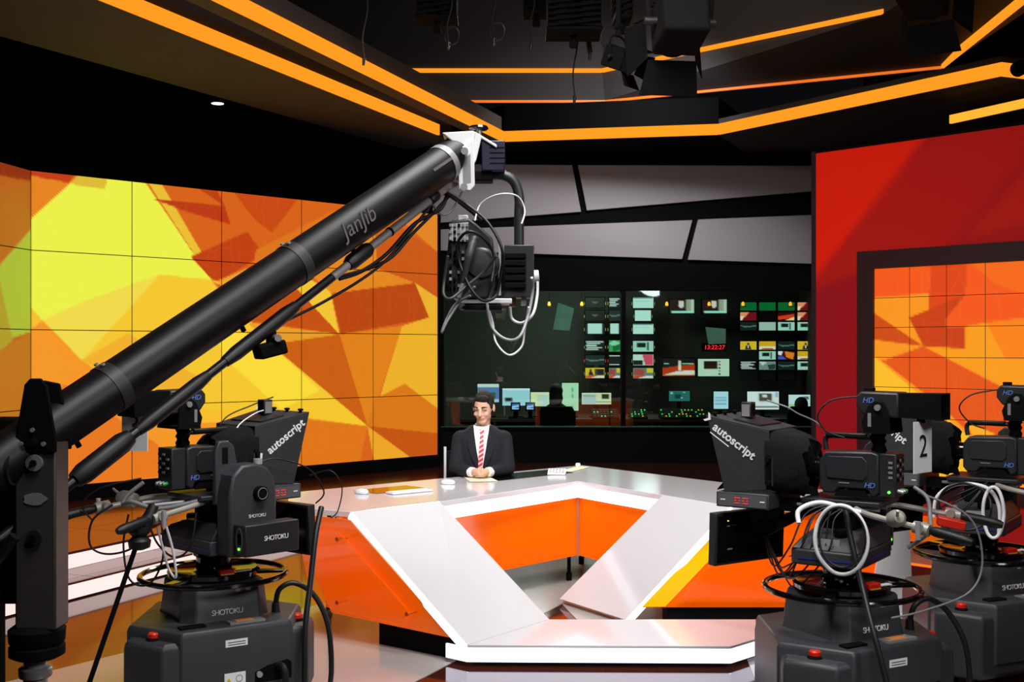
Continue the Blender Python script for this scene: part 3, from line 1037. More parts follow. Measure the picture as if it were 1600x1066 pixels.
mouse(565, 772, 1.1, 'white mouse beside the brown glass screen on the desk')
mouse(700, 757, 1.2, 'white mouse on the desk between keyboard and presenter')
pp = quad_thing('paper_or_reflection', 'cream sheet of paper under the hands of the presenter', 'paper',
                [(724, 746), (734, 754), (778, 753), (768, 748), (760, 743)], .002, mat('cream_paper', 'EFE6C4', 0.8), .004)
quad_thing('paper_or_reflection', 'cream papers at the back corner of the desk', 'paper',
           [(876, 737), (893, 738), (921, 731), (905, 729)], .002, mat('cream_paper', 'EFE6C4', 0.8), .003)
co = thing('conference_unit', 'small white button console standing on the black desk screen', 'control unit', on_desk(870, 742, .003), math.radians(-8))
co.scale = (.8, .8, .8)
MB().prism([(-.085, -.05, 0), (-.085, .05, 0), (-.085, .05, .05), (-.085, -.045, .015)], (.17, 0, 0)).build('case', mat('white_plastic', 'E8E8EC', 0.35), co, bevel=.003)
for i in range(5):
    for j in range(3):
        MB().box((-.06 + i * .03, -.025 + j * .026, .026 + j * .0096), (.022, .018, .006), rx=.35).build('button', mat('pale_grey_key', '8E9098', 0.4), co, smooth=0)
sm = thing('pen_holder', 'tiny white cap standing at the back corner of the desk', 'cap', on_desk(903, 730, .006))
MB().lathe([(.02, 0), (.022, .01), (.018, .025), (.005, .027)]).build('cap_body', WHITE, sm)

# ------------------------------------------------------------------ presenter and chair
ch = thing('office_chair', 'white edged black office chair behind the presenter', 'chair', (-.31, 8.86, 0), .12)
MB().bx(-.21, .21, -.23, .2, .43, .49).build('seat', CLOTH, ch, bevel=.02)
MB().loft([[Vector((x, y + .2 + .03 * math.cos(z * 3), z)) for x, y in ((-.19, -.02), (.19, -.02), (.19, .02), (-.19, .02))] for z in (.52, .6, .7, .8, .9)]).build('backrest', CLOTH, ch, bevel=.008)
for s in (-1, 1):
    MB().tube(catmull([(s * .2, .22, .5), (s * .2, .2, .62), (s * .2, .19, .78), (s * .2, .2, .93)], 5), .011, 8).build('back_rail', mat('white_lacquer', 'F4F2FA', 0.25), ch)
    MB().tube([(s * .23, .15, .47), (s * .25, .1, .62), (s * .25, -.12, .64)], .013, 8).build('armrest', BLACK, ch)
MB().cyl((0, 0, .08), (0, 0, .43), .03).build('column', STEEL, ch)
for k in range(5):
    a = 2 * math.pi * k / 5 + .3
    MB().tube([(0, 0, .1), (.27 * math.cos(a), .27 * math.sin(a), .07)], [.022, .014], 8).build('base_leg', STEEL, ch)
    MB().cyl((.27 * math.cos(a) - .01, .27 * math.sin(a), .028), (.27 * math.cos(a) + .01, .27 * math.sin(a), .028), .028).build('castor', BLACK, ch)

SKIN = mat('skin', 'E2B096', 0.5, noise=.05, scale=12)
SUIT = mat('charcoal_navy_suit', '14151E', 0.9, bump=.15, scale=300)
SHIRT = mat('white_shirt', 'F0EFF4', 0.8)
HAIR = mat('dark_brown_hair', '120C0A', 0.85, bump=.5, scale=90)
man = thing('person', 'seated person in dark suit and striped red tie, hands clasped on desk', 'person', (-.228, 8.68, 0), 0.0)


def capsule(b_, p, q, r0, r1, n=12):
    p, q = Vector(p), Vector(q)
    b_.tube([p, p.lerp(q, .5), q], [r0, (r0 + r1) / 2, r1], n)
    b_.ell(p, r0, n, 7)
    b_.ell(q, r1, n, 7)


HC = Vector((.012, -.075, 1.262))                 # head centre
HR = Matrix.Rotation(math.radians(-16), 3, 'Z') @ Matrix.Rotation(math.radians(13), 3, 'X')


def H(x, y, z):
    return HC + HR @ Vector((x, y, z))


body = MB()
body.ell(H(0, .012, .022), (.074, .092, .088), rot=HR)
body.ell(H(0, -.022, -.028), (.062, .066, .085), rot=HR)
body.ell(H(0, -.05, -.088), (.036, .034, .028), rot=HR)
body.ell(H(0, -.006, -.062), (.058, .058, .045), rot=HR)
for s in (-1, 1):
    body.ell(H(s * .079, .012, -.005), (.009, .019, .031), rot=HR)
    body.ell(H(s * .036, -.068, -.03), (.024, .016, .02), rot=HR)
    body.ell(H(s * .030, -.079, .016), (.022, .012, .008), rot=HR)
capsule(body, H(0, -.086, .006), H(0, -.104, -.03), .007, .0115)
body.ell(H(0, -.098, -.034), (.016, .012, .009), rot=HR)
body.ell(H(0, -.081, -.062), (.022, .010, .010), rot=HR)
capsule(body, (.004, -.005, 1.08), H(0, .0, -.05), .054, .052)
capsule(body, (0, 0, .98), (0, .01, .5), .12, .12)
capsule(body, (-.12, .01, 1.03), (.12, .01, 1.03), .045, .045)
WR = {-1: Vector((-.062, -.305, .798)), 1: Vector((.052, -.30, .798))}
EL = {-1: Vector((-.196, -.09, .80)), 1: Vector((.196, -.08, .80))}
for s in (-1, 1):
    capsule(body, (s * .15, .01, 1.02), EL[s], .042, .035)
    capsule(body, EL[s], WR[s], .035, .026)
    palm = WR[s] + Vector((-s * .035, -.042, .002))
    capsule(body, WR[s], palm, .026, .027)
    body.ell(palm, (.03, .036, .022), rot=Matrix.Rotation(s * .5, 3, 'Z'))
    capsule(body, (-s * .09, .0, .50), (-s * .1, -.38, .50), .075, .06)
    capsule(body, (-s * .1, -.38, .50), (-s * .1, -.36, .1), .055, .04)
    capsule(body, (-s * .1, -.36, .06), (-s * .1, -.52, .05), .04, .035)
    # fingers: four, unequal, bent over the back of the other hand, and a thumb on top
    for k, ln in enumerate((.058, .064, .06, .048)):
        zz = .822 - k * .0135 + (.005 if s > 0 else -.001)
        p0 = palm + Vector((-s * .004, -.028 + k * .002, zz - palm.z))
        p1 = p0 + Vector((-s * ln * .55, -.022, .002))
        p2 = p1 + Vector((-s * ln * .6, .020 + .003 * k, -.003))
        capsule(body, p0, p1, .0088, .0082, 8)
        capsule(body, p1, p2, .0082, .0072, 8)
    t0 = palm + Vector((s * .002, -.004, .016))
    t1 = t0 + Vector((-s * .024, -.026, .012))
    t2 = t1 + Vector((-s * .02, -.012, .0))
    capsule(body, t0, t1, .011, .0095, 8)
    capsule(body, t1, t2, .0095, .0085, 8)
remesh(body.build('body', SKIN, man, 180), .0048, 3)


def ringz(z, rx, ry, cx=0.0, cy=0.0, n=28, sq=2.4):
    out = []
    for k in range(n):
        a = 2 * math.pi * k / n
        c, s_ = math.cos(a), math.sin(a)
        out.append(Vector((cx + rx * math.copysign(abs(c) ** (2 / sq), c), cy + ry * math.copysign(abs(s_) ** (2 / sq), s_), z)))
    return out


JPROF = [(.44, .17, .15, .02), (.56, .16, .14, .015), (.66, .162, .14, .01), (.78, .172, .142, .0), (.90, .18, .142, -.005), (1.0, .182, .13, -.005),
         (1.05, .172, .112, .0), (1.09, .135, .092, .0), (1.125, .085, .075, .0)]
jk = MB()
jk.loft([ringz(z, rx, ry, 0, cy) for z, rx, ry, cy in JPROF])
for s in (-1, 1):
    jk.ell((s * .158, .0, 1.03), (.06, .066, .058))
    capsule(jk, (s * .168, .0, 1.02), EL[s] + Vector((s * .004, 0, 0)), .064, .054)
    capsule(jk, EL[s] + Vector((s * .004, 0, .002)), WR[s] + Vector((s * .022, .025, .002)), .053, .041)
remesh(jk.build('jacket', SUIT, man, 180), .009, 5)


def front_y(x, z):
    for (z0, rx0, ry0, c0), (z1, rx1, ry1, c1) in zip(JPROF[:-1], JPROF[1:]):
        if z0 <= z <= z1:
            t = (z - z0) / (z1 - z0)
            rx, ry, c = rx0 + (rx1 - rx0) * t, ry0 + (ry1 - ry0) * t, c0 + (c1 - c0) * t
            return c - ry * max(0.05, 1 - abs(x / rx) ** 2.4) ** (1 / 2.4)
    return -.07


def front_patch(name, rows, material, lift, thick=.004, nseg=8):
    """rows: (z, x left, x right) laid on the chest"""
    a = []
    for z, x0, x1 in rows:
        a.append([Vector((x0 + (x1 - x0) * k / nseg, front_y(x0 + (x1 - x0) * k / nseg, z) - lift, z)) for k in range(nseg + 1)])
    bm_ = MB()
    n = nseg + 1
    vs = [p for r in a for p in r] + [p + Vector((0, thick, 0)) for r in a for p in r]
    m_ = len(a) * n
    fs = []
    for j in range(len(a) - 1):
        for k in range(nseg):
            i = j * n + k
            fs.append((i, i + 1, i + n + 1, i + n))
            fs.append((m_ + i, m_ + i + n, m_ + i + n + 1, m_ + i + 1))
    bm_.add(vs, fs)
    return bm_.build(name, material, man, 60)


VC = -.004
front_patch('shirt', [(.80, VC - .012, VC + .012), (.86, VC - .022, VC + .022), (.95, VC - .036, VC + .040), (1.03, VC - .048, VC + .052), (1.09, VC - .056, VC + .06), (1.123, VC - .058, VC + .06)], SHIRT, .012)
TIEM = bpy.data.materials.new('striped_tie')
TIEM.use_nodes = True
nt = TIEM.node_tree
bb = nt.nodes['Principled BSDF']
bb.inputs['Roughness'].default_value = .6
tc = nt.nodes.new('ShaderNodeTexCoord')
mp = nt.nodes.new('ShaderNodeMapping')
mp.inputs['Rotation'].default_value = (0, math.radians(32), 0)
wv = nt.nodes.new('ShaderNodeTexWave')
wv.bands_direction = 'Z'
wv.inputs['Scale'].default_value = 11
rp = nt.nodes.new('ShaderNodeValToRGB')
rp.color_ramp.interpolation = 'CONSTANT'
rp.color_ramp.elements[0].color = hexrgb('C4303C') + (1,)
rp.color_ramp.elements[1].position = .68
rp.color_ramp.elements[1].color = hexrgb('EBC4CE') + (1,)
e_ = rp.color_ramp.elements.new(.5)
e_.color = hexrgb('DA7088') + (1,)
nt.links.new(tc.outputs['Object'], mp.inputs['Vector'])
nt.links.new(mp.outputs[0], wv.inputs['Vector'])
nt.links.new(wv.outputs['Fac'], rp.inputs[0])
nt.links.new(rp.outputs[0], bb.inputs['Base Color'])
front_patch('tie', [(.81, VC - .022, VC + .006), (.86, VC - .022, VC + .014), (.95, VC - .016, VC + .020), (1.03, VC - .010, VC + .018), (1.068, VC - .007, VC + .016), (1.074, VC - .012, VC + .02), (1.098, VC - .014, VC + .022)], TIEM, .019)
for s in (-1, 1):
    # lapels either side of the shirt front and shirt collar points
    rows = []
    for z, x0, w in ((.80, .008, .02), (.88, .022, .045), (.96, .037, .06), (1.02, .045, .062), (1.03, .047, .05), (1.08, .055, .035), (1.12, .06, .022)):
        xa, xb = VC + s * x0, VC + s * (x0 + w)
        rows.append((z, min(xa, xb), max(xa, xb)))
    front_patch('lapel', rows, SUIT, .015, .008)
    c0 = Vector((VC + s * .012, front_y(0, 1.1) - .02, 1.098))
    MB().prism([c0, c0 + Vector((s * .022, .012, -.028)), c0 + Vector((s * .05, .03, .01)), c0 + Vector((s * .045, .045, .036))], (0, .006, 0)).build('collar', SHIRT, man, 0)
    MB().tube([WR[s] + Vector((s * .018, .02, .0)), WR[s] + Vector((-s * .006, -.008, .0))], [.038, .036], 16).build('cuff', SHIRT, man)
MB().loft([ringz(z, rx, ry, 0.004, cy, 20, 2) for z, rx, ry, cy in ((1.085, .07, .066, -.004), (1.12, .062, .06, -.006), (1.14, .057, .056, -.01))]).build('collar_band', SHIRT, man)
tr = MB()
for s in (-1, 1):
    capsule(tr, (-s * .09, .02, .51), (-s * .1, -.39, .51), .088, .072)
    capsule(tr, (-s * .1, -.39, .5), (-s * .1, -.365, .12), .07, .055)
    capsule(tr, (-s * .1, -.37, .055), (-s * .1, -.53, .05), .05, .042)
remesh(tr.build('trousers', SUIT, man, 180), .012, 5)
# hair cap: shell over the crown, brows, lids and lips
hr = MB()
hr.ell(H(0, .024, .044), (.079, .094, .08), rot=HR)
hr.ell(H(0, .045, .005), (.076, .074, .08), rot=HR)
hr.ell(H(.01, -.045, .082), (.052, .034, .026), rot=HR)
for s in (-1, 1):
    hr.ell(H(s * .068, -.008, .03), (.012, .03, .04), rot=HR)
remesh(hr.build('hair', HAIR, man, 180), .006, 3)
for s in (-1, 1):
    MB().tube(catmull([H(s * .014, -.093, .024), H(s * .032, -.091, .030), H(s * .05, -.078, .024)], 4), [.004] * 4 + [.0035] * 5, 6).build('eyebrow', HAIR, man)
    MB().tube(catmull([H(s * .016, -.0905, .004), H(s * .032, -.0905, .0005), H(s * .047, -.078, .004)], 4), .0026, 6).build('eyelid', mat('lash_brown', '4A2A20', 0.6), man)
MB().tube(catmull([H(-.024, -.082, -.062), H(0, -.0935, -.061), H(.024, -.082, -.062)], 4), .0036, 6).build('lips', mat('lip', 'B4655A', 0.5), man)
# ------------------------------------------------------------------ control room behind the window
cr = MB()
cr.bx(wx0 - .4, 4.9, 19.4, 19.5, 0, 3.4)
cr.bx(wx0 - .5, wx0 - .4, WY + .15, 19.5, 0, 3.4)
cr.bx(4.9, 5.0, WY + .15, 19.5, 0, 3.4)
cr.bx(wx0 - .5, 5.0, WY + .15, 19.5, 3.3, 3.4)
struct(cr.build('wall_control_room', mat('control_room_dark', '3C3C34', 0.9), smooth=0))
gp = struct(MB().bx(wx0 - .38, wx0 - .1, 15.2, 15.3, .2, 2.6).build('trim_green', mat('dark_green_curtain', '0C3A1C', 0.7, noise=.5, scale=14), smooth=0))
area_light('control_room_lamp', (1.0, 17.4, 3.2), (1.0, 17.6, 0), 1.6, 75, (0.85, 1.0, 0.92))


def mon(px, d, art, label, back=.05, bez=.012, res=(20, 14), stand=False, gain=1.0, group=None, name='monitor', caption=True):
    """a monitor whose picture fills the pixel box px at depth d; picture coordinates run 0..1"""
    x0, y0, x1, y1 = px
    a, c = P(x0, y0, d), P(x1, y1, d)
    w, h = c.x - a.x, a.z - c.z
    base = Vector(((a.x + c.x) / 2, d, c.z - bez))
    t = thing(name, label, 'monitor', base, 0, group)
    me = picture_mesh('screen', (-w / 2, 0, h + bez), (1, 0, 0), (0, 0, -1), w, h, res[0], res[1], art, (0, 0), (1, 1), thick=.01, gain=gain)
    mesh_obj('screen', me, SCREEN_M, t)
    b_ = MB()
    b_.bx(-w / 2 - bez, w / 2 + bez, .008, back, 0, h + 2 * bez)
    for q in ((-w / 2 - bez, -w / 2, 0, h + 2 * bez), (w / 2, w / 2 + bez, 0, h + 2 * bez), (-w / 2, w / 2, 0, bez), (-w / 2, w / 2, h + bez, h + 2 * bez)):
        b_.bx(q[0], q[1], -.006, .01, q[2], q[3])
    b_.build('bezel', BLACK, t, smooth=0)
    if stand:
        sh = base.z - .702
        MB().bx(-.03, .03, .03, .06, -sh, .05).bx(-.11, .11, -.04, .1, -sh, -sh + .012).build('stand', BLACK, t, smooth=0)
    return t


KYT = mat('tally_yellow', '9AA028', emit='A8A030', strength=.7)
SCREEN_M = screen_mat('monitor_display', 1.0)


def full(c):
    return [(c, [(-1, -1), (2, -1), (2, 2), (-1, 2)])]


def rect(c, x0, y0, x1, y1):
    return (c, [(x0, y0), (x1, y0), (x1, y1), (x0, y1)])


DOC = full('C6F0E4') + [rect('3E6A78', 0, 0, 1, .13), rect('A8D8CC', .1, .35, .8, .38)]
DOCN = full('10181A') + [rect('BFEDE2', .12, 0, .86, 1)]
BLANK = full('060606') + [('5A6A66', [(.33, .42), (.67, .42), (.5, .62)])]
TEXT = full('101414') + [rect('D8F4EC', .04 + (k % 2) * .03, .08 + k * .17, .95 - (k * 37 % 5) * .09, .17 + k * .17) for k in range(5)]
GREEN = full('0A6A32')
GREENPIC = full('3CA060') + [('8FE0B0', [(0, .3), (.4, 0), (1, .2), (.5, .6)]), ('146A38', [(.3, .5), (1, .35), (1, .8), (.4, 1)])]
BROWSER = full('A8DCCB') + [rect('14201E', .2, .15, .62, .62), rect('2E4A44', .7, .12, .78, .9)]
REDPIC = full('C8E8DE') + [('E05068', [(.45, 0), (1, 0), (1, 1), (.6, 1)]), rect('1A1A1C', 0, .55, .5, 1)]
NEWS = full('6A807C') + [('B04838', [(.1, .1), (.6, .2), (.5, .75), (0, .6)]), rect('E0D020', .68, .02, 1, .45), rect('E8E8E8', 0, .74, 1, 1), ('E0401C', [(0, .78), (.7, .74), (.2, 1), (0, 1)])]
ANCHORY = full('E8C428') + [rect('1C1C20', .5, .1, 1, .72), ('15151A', [(.14, .72), (.2, .4), (.36, .4), (.44, .72)]), rect('2A1A14', .22, .14, .34, .38), rect('EEE8E0', 0, .74, 1, 1), ('E0401C', [(0, .78), (.7, .74), (.2, 1), (0, 1)])]
ANCHOR = full('F0C030') + [('15151A', [(.28, 1), (.36, .5), (.6, .5), (.7, 1)]), rect('6A3A28', .42, .16, .56, .46), rect('F0F0F0', .46, .5, .52, .8)]
DESKPIC = full('E8B020') + [rect('F0E8D8', 0, .62, 1, 1), ('B8402A', [(.2, .85), (.8, .8), (.9, 1), (.1, 1)])]
GLOW = full('7A1420') + [('FF9A6A', [(0, 0), (.55, 0), (.3, .6), (0, .5)]), ('FFE8C8', [(.0, .5), (.25, .5), (.1, 1), (0, 1)])]
SWIRL = full('501020') + [('F08828', [(.4, 0), (1, .2), (.9, 1), (.5, .7)]), ('E8F0FF', [(0, 0), (.3, 0), (.2, .5), (0, .4)]), ('4060D0', [(0, .6), (.3, .6), (.5, 1), (0, 1)])]
SKYRED = full('3A0A0C') + [('F04018', [(0, .5), (1, .2), (1, .7), (0, .9)]), ('FFE0B0', [(.4, 1), (1, .55), (1, 1)])]
MURK = full('182422') + [('5A8078', [(0, .4), (.5, .5), (1, .35), (1, .5), (.3, .65)])]
RUBBLE = full('7A9088') + [('C8DCD4', [(0, 0), (.5, .1), (.2, .5)]), ('2E3A38', [(.5, .4), (1, .3), (1, .9), (.6, 1)])]
TALK = full('2A1A1A') + [rect('9AA890', .66, 0, .86, .8), rect('C8D4CC', .86, 0, 1, .8), ('E8D8D0', [(.38, .1), (.56, .1), (.58, .5), (.46, .7), (.36, .45)]), ('20202A', [(.28, .82), (.38, .6), (.6, .6), (.7, .82)]), rect('A8F0D0', .1, .8, 1, .95)]
EMPTY = full('050606')
DARKTEXT = full('0C0E0E') + [rect('DCE8E4', .05 + (k % 2) * .03, .03 + k * .16, .95 - (k * 53 % 5) * .1, .11 + k * .16) for k in range(6)]
PAPERS = full('141A1A') + [rect('E6F8F4', .03, .02, .97, .1), rect('E0E8E8', .05, .88, .95, .98)]
WD = 18.8
left_grid = [
    (914.6, 465, 944.6, 481, BLANK, 'black monitor with faint logo, top left of the left monitor stack'),
    (914.6, 485, 944.6, 501.5, BLANK, 'black monitor with faint logo, second row of left monitor stack'),
    (914.6, 505.6, 944.6, 522, DOCN, 'pale document monitor, third row left of left monitor stack'),
    (914.6, 532, 944.6, 549.6, TEXT, 'monitor with lines of white script text, left monitor stack'),
    (914.6, 555, 944.6, 571, MURK, 'dark monitor between red tally lights, left monitor stack'),
    (914.6, 575, 944.6, 591, ANCHORY, 'monitor with yellow presenter inset, bottom left of left stack'),
    (951.5, 465, 969, 481, TEXT, 'text filled monitor beside the window mullion, top row'),
    (951.5, 485, 969, 501.5, MURK, 'murky picture monitor beside the window mullion, second row'),
    (951.5, 505.6, 969, 522, DOCN, 'pale document monitor beside the window mullion, third row'),
    (951.5, 532, 969, 549.6, GREENPIC, 'green picture monitor beside the window mullion'),
    (951.5, 555, 969, 571, PAPERS, 'striped white monitor beside the window mullion, fifth row'),
    (951.5, 575, 969, 591, NEWS, 'news picture monitor beside the window mullion, bottom row'),
    (989, 464.5, 1021, 481.5, DOC, 'pale document monitor just right of the mullion, top row'),
    (992, 485, 1017, 501.5, full('C6F0E4'), 'blank pale monitor just right of the mullion, second row'),
    (989, 506, 1021, 522, DOC, 'pale document monitor just right of the mullion, third row'),
    (989, 533, 1021, 549.6, BROWSER, 'pale web page monitor just right of the mullion, fourth row'),
    (989, 554, 1021, 571, REDPIC, 'red and white picture monitor just right of the mullion'),
    (989, 575, 1021, 591.5, NEWS, 'news monitor with yellow inset just right of the mullion'),
]
for x0, y0, x1, y1, art, lab in left_grid:
    t = mon((x0, y0, x1, y1), WD, art, lab, group='monitors of the left control room stack')
    for s in (-1, 1):
        w = (x1 - x0) / 1773 * WD
        MB().bx(s * (w / 2 + .014), s * (w / 2 + .02), -.012, -.005, .06, .11).build('tally_lamp', KYT if y0 not in (555,) else REDLED, t, smooth=0)
for i, lab in enumerate(('interview picture monitor, left of the two under the amber reflections', 'interview picture monitor, right of the two under the amber reflections')):
    mon((1046 + i * 51, 468, 1085 + i * 51, 490, ), WD, TALK, lab, group='wide interview monitors')
cols = [(1156.5, 1182), (1186, 1212), (1215.5, 1241.5), (1246, 1272)]
rows_ = [(472.5, 485.5), (488, 501), (503.5, 516.5), (533.5, 546.5), (549, 562), (565, 578), (581.5, 595)]
arts = [[GREEN, GREEN, GREEN, GLOW], [GLOW, EMPTY, SKYRED, GLOW], [MURK, full('A8C4B8'), BROWSER, BROWSER],
        [ANCHOR, DESKPIC, MURK, ANCHOR], [None, BROWSER, SWIRL, DESKPIC], [DARKTEXT, RUBBLE, MURK, BROWSER], [None, EMPTY, EMPTY, None]]
desc = {id(GREEN): 'plain green', id(GLOW): 'glowing red and white', id(EMPTY): 'empty dark', id(SKYRED): 'red streak', id(MURK): 'murky picture',
        id(BROWSER): 'pale web page', id(ANCHOR): 'yellow presenter', id(DESKPIC): 'news desk picture', id(SWIRL): 'purple orange swirl', id(DARKTEXT): 'white script text', id(RUBBLE): 'grey rubble'}
ordn = ['top', 'second', 'third', 'fourth', 'fifth', 'sixth', 'bottom']
coln = ['first', 'second', 'third', 'fourth']
for j, (y0, y1) in enumerate(rows_):
    for i, (x0, x1) in enumerate(cols):
        art = arts[j][i]
        if art is None:
            continue
        k = desc.get(id(art), 'grey green')
        mon((x0, y0, x1, y1), WD, art, '%s monitor, %s row, %s column of the stack by the red wall' % (k, ordn[j], coln[i]), bez=.012,
            group='monitors of the right control room stack')
STUDIO = full('141616') + [('C03A10', [(0, .55), (1, .3), (1, 1), (0, 1)]), ('E8E4D4', [(0, .95), (.45, .72), (1, .66), (1, .9), (.2, .95)]),
                           rect('80E0C0', .05, .28, .2, .34), rect('80E0C0', .6, .28, .95, .34), ('EADCC8', [(.5, .15), (.56, .15), (.58, .7), (.48, .7)])]
mon((1035, 560, 1086, 588), 18.6, STUDIO, 'wide monitor with the studio desk shot, centre of control room', res=(34, 20))
WEB = full('C4E0CC') + [rect('2A1410', .18, .14, .62, .6), rect('1E2E28', .65, .14, .72, .2), rect('1E2E28', .65, .3, .72, .38), rect('1E2E28', .65, .48, .72, .56), rect('1E2E28', .65, .66, .72, .74), rect('1E2E28', .65, .84, .72, .92)]
mon((1090.5, 561, 1139.5, 588), 18.6, WEB, 'wide pale web page monitor below the red clock', res=(34, 20))
ck = thing('digital_clock', 'red digital clock reading 13:22:27 in the control room', 'clock', P(1116, 549, 18.7))
MB().bx(-.2, .2, .0, .06, 0, .13).build('case', BLACK, ck, smooth=0)
lettering('13:22:27', .10, mat('clock_led', 'FF2030', emit='FF2436', strength=2.2), ck, frame((0, -.004, .062), (1, 0, 0), (0, 0, 1)), .001, .1)
# amber reflections of cue lights, built as added lamps hung under the ceiling
for x, lab in ((858, 'leftmost'), (909, 'second from left'), (1042, 'third from left'), (1108, 'fourth from left'), (1161, 'fifth from left'), (1235, 'rightmost')):
    t = thing('amber_reflection', 'small amber reflection built as a control room lamp, %s of six' % lab, 'lamp', P(x, 475, 18.2), group='amber reflections built as control room lamps')
    MB().lathe([(.015, -.03), (.022, -.028), (.026, 0), (.015, .03), (.005, .035)], n=14).build('glint', AMBERGLOW, t)
    MB().lathe([(.05, -.05), (.05, -.035), (.01, -.03)], n=14).build('saucer', mat('brass_dark', '6A4A1A', .4, .6), t)
    MB().cyl((0, 0, .03), (0, 0, 3.3 - P(x, 475, 18.2).z), .004, n=6).build('rod', BLACK, t)
# consoles with monitors
cd = thing('control_desk', 'long dark control room desk under the row of monitors', 'desk', (1.8, 17.3, 0))
MB().bx(-2.6, 2.9, -.9, .4, .66, .70).build('worktop', mat('dark_brown_worktop', '2A1A14', 0.4), cd, smooth=0)
for x in (-2.5, -.8, 1.0, 2.8):
    MB().bx(x - .02, x + .02, -.35, .35, 0, .66).build('support', BLACK, cd, smooth=0)
MB().bx(-2.6, 2.9, .3, .32, 0.1, .66).build('modesty_panel', mat('control_desk_red', '3A140C', 0.5), cd, smooth=0)
SHEET = full('A8DCE8') + [rect('D8F4F8', 0, 0, 1, .12), rect('1A2424', .1, .55, .36, .78)]
PHOTO = full('5880B8') + [rect('D8E8E0', 0, 0, 1, .18), rect('8A6A4A', .05, .35, .5, .6), rect('3E5A50', .5, .45, .85, .8), rect('C8DCE8', .0, .85, 1, 1)]
YEL = full('E4F0B8') + [rect('C8E0C8', .4, .2, .62, .95), rect('C0DCE0', .64, .2, .95, .95)]
PORT = full('BCE8C4') + [rect('48B860', .6, .15, .7, .3), rect('48B860', .6, .42, .7, .52), rect('48B860', .6, .8, .7, .9), rect('98C8A8', 0, .1, 1, .12)]
LISTS = full('E0E8BC') + [rect('8AB4C8', .04, .15, .5, .35), rect('B8CCD0', .04, .35, .5, .95), rect('2A3024', .68, .1, .95, .55), rect('3A4A44', .5, .78, 1, .84)]
mon((746, 600, 780, 629), 16.9, PHOTO, 'desk monitor with a blue building photo, behind the presenter', stand=True, back=.04)
mon((785, 607, 828, 634), 16.8, SHEET, 'pale blue spreadsheet monitor behind the presenter', stand=True, back=.04)
mon((828, 613, 858, 635), 16.9, YEL, 'pale yellow desk monitor left of the dark seated figure', stand=True, back=.04)
mon((878, 598.5, 904, 642), 16.9, PORT, 'tall upright pale green monitor right of the dark seated figure', stand=True, back=.04)
mon((909, 614, 955, 632), 16.9, LISTS, 'wide low cream desk monitor left of the mullion', stand=True, back=.04)
TEAL = full('2A6A6A') + [rect('8AD8C8', .1, .1, .2, .3), rect('143A3A', .3, .35, .6, .75), rect('C8E8E0', .7, .1, .76, .2), rect('C8E8E0', .6, .6, .65, .72)]
BLU = full('BCE4F4') + [rect('6AA8D8', .1, .3 + 0, .9, .36), rect('6AA8D8', .1, .5, .9, .56), rect('6AA8D8', .1, .7, .9, .76)]
VID = full('E8F0F4') + [rect('5A5048', .36, .1, .8, .56), rect('E8F0F4', .5, .2, .62, .3), rect('2A2A2A', .0, .82, 1, .88), rect('9AB8E0', .9, .05, .97, .3)]
mon((1045, 611, 1078, 627), 16.9, TEAL, 'teal desk monitor in the middle of the control desk', stand=True, back=.04)
mon((1115, 612, 1138, 639), 16.9, BLU, 'pale blue desk monitor behind the teleprompter hood', stand=True, back=.04)
mon((1167.5, 612, 1217, 640), 16.9, VID, 'white desk monitor with a video window, above the teleprompter hood', stand=True, back=.04)
mon((1232, 617, 1266, 641), 16.9, full('D4ECF4') + [rect('B8D0A8', .0, .6, .4, 1), rect('5A6A70', .7, .1, .95, .3)], 'pale desk monitor next to the red wall', stand=True, back=.04)
TAB = full('2860C0') + [('A8D8F8', [(0, .4), (1, .2), (1, .5), (0, .8)]), rect('E0F0FF', 0, .85, 1, 1)]
mon((800, 631, 811, 640), 16.5, TAB, 'small blue tablet screen below the spreadsheet monitor', back=.03, bez=.02, res=(12, 8), stand=True)
mon((823, 631, 834, 640), 16.5, TAB, 'small blue tablet screen left of the dark figure', back=.03, bez=.02, res=(12, 8), stand=True)
# lit consoles: rows of small coloured keys
def console(name, label, x0, x1, y, d, cols_):
    a, c = P(x0, y, d), P(x1, y, d)
    t = thing(name, label, 'console', (a.x, d, .702))
    MB().prism([(0, -.2, 0), (0, .1, 0), (0, .1, .14), (0, -.2, .02)], (c.x - a.x, 0, 0)).build('case', BLACK, t, smooth=0)
    n = int((c.x - a.x) / .05)
    for i in range(n):
        for j in range(4):
            if random.random() < .75:
                MB().box((.03 + i * .05, -.17 + j * .065, .04 + j * .026), (.02, .02, .01), rx=.38).build('key', random.choice(cols_), t, smooth=0)


KG = mat('key_green', '30D060', emit='40E070', strength=.8)
KY = mat('key_yellow', 'D0B030', emit='D8B838', strength=.8)
KD = mat('key_dark', '202422', .6)
console('mixing_console', 'console with rows of green and amber keys right of the mullion', 983, 1010, 640, 16.6, [KG, KY, KD])
console('mixing_console', 'console with scattered small lights left of the mullion', 925, 966, 640, 16.6, [KG, KD, KD])
console('mixing_console', 'console with scattered lit keys below the teal monitor', 1030, 1100, 640, 16.6, [KY, KD, KD, KG])


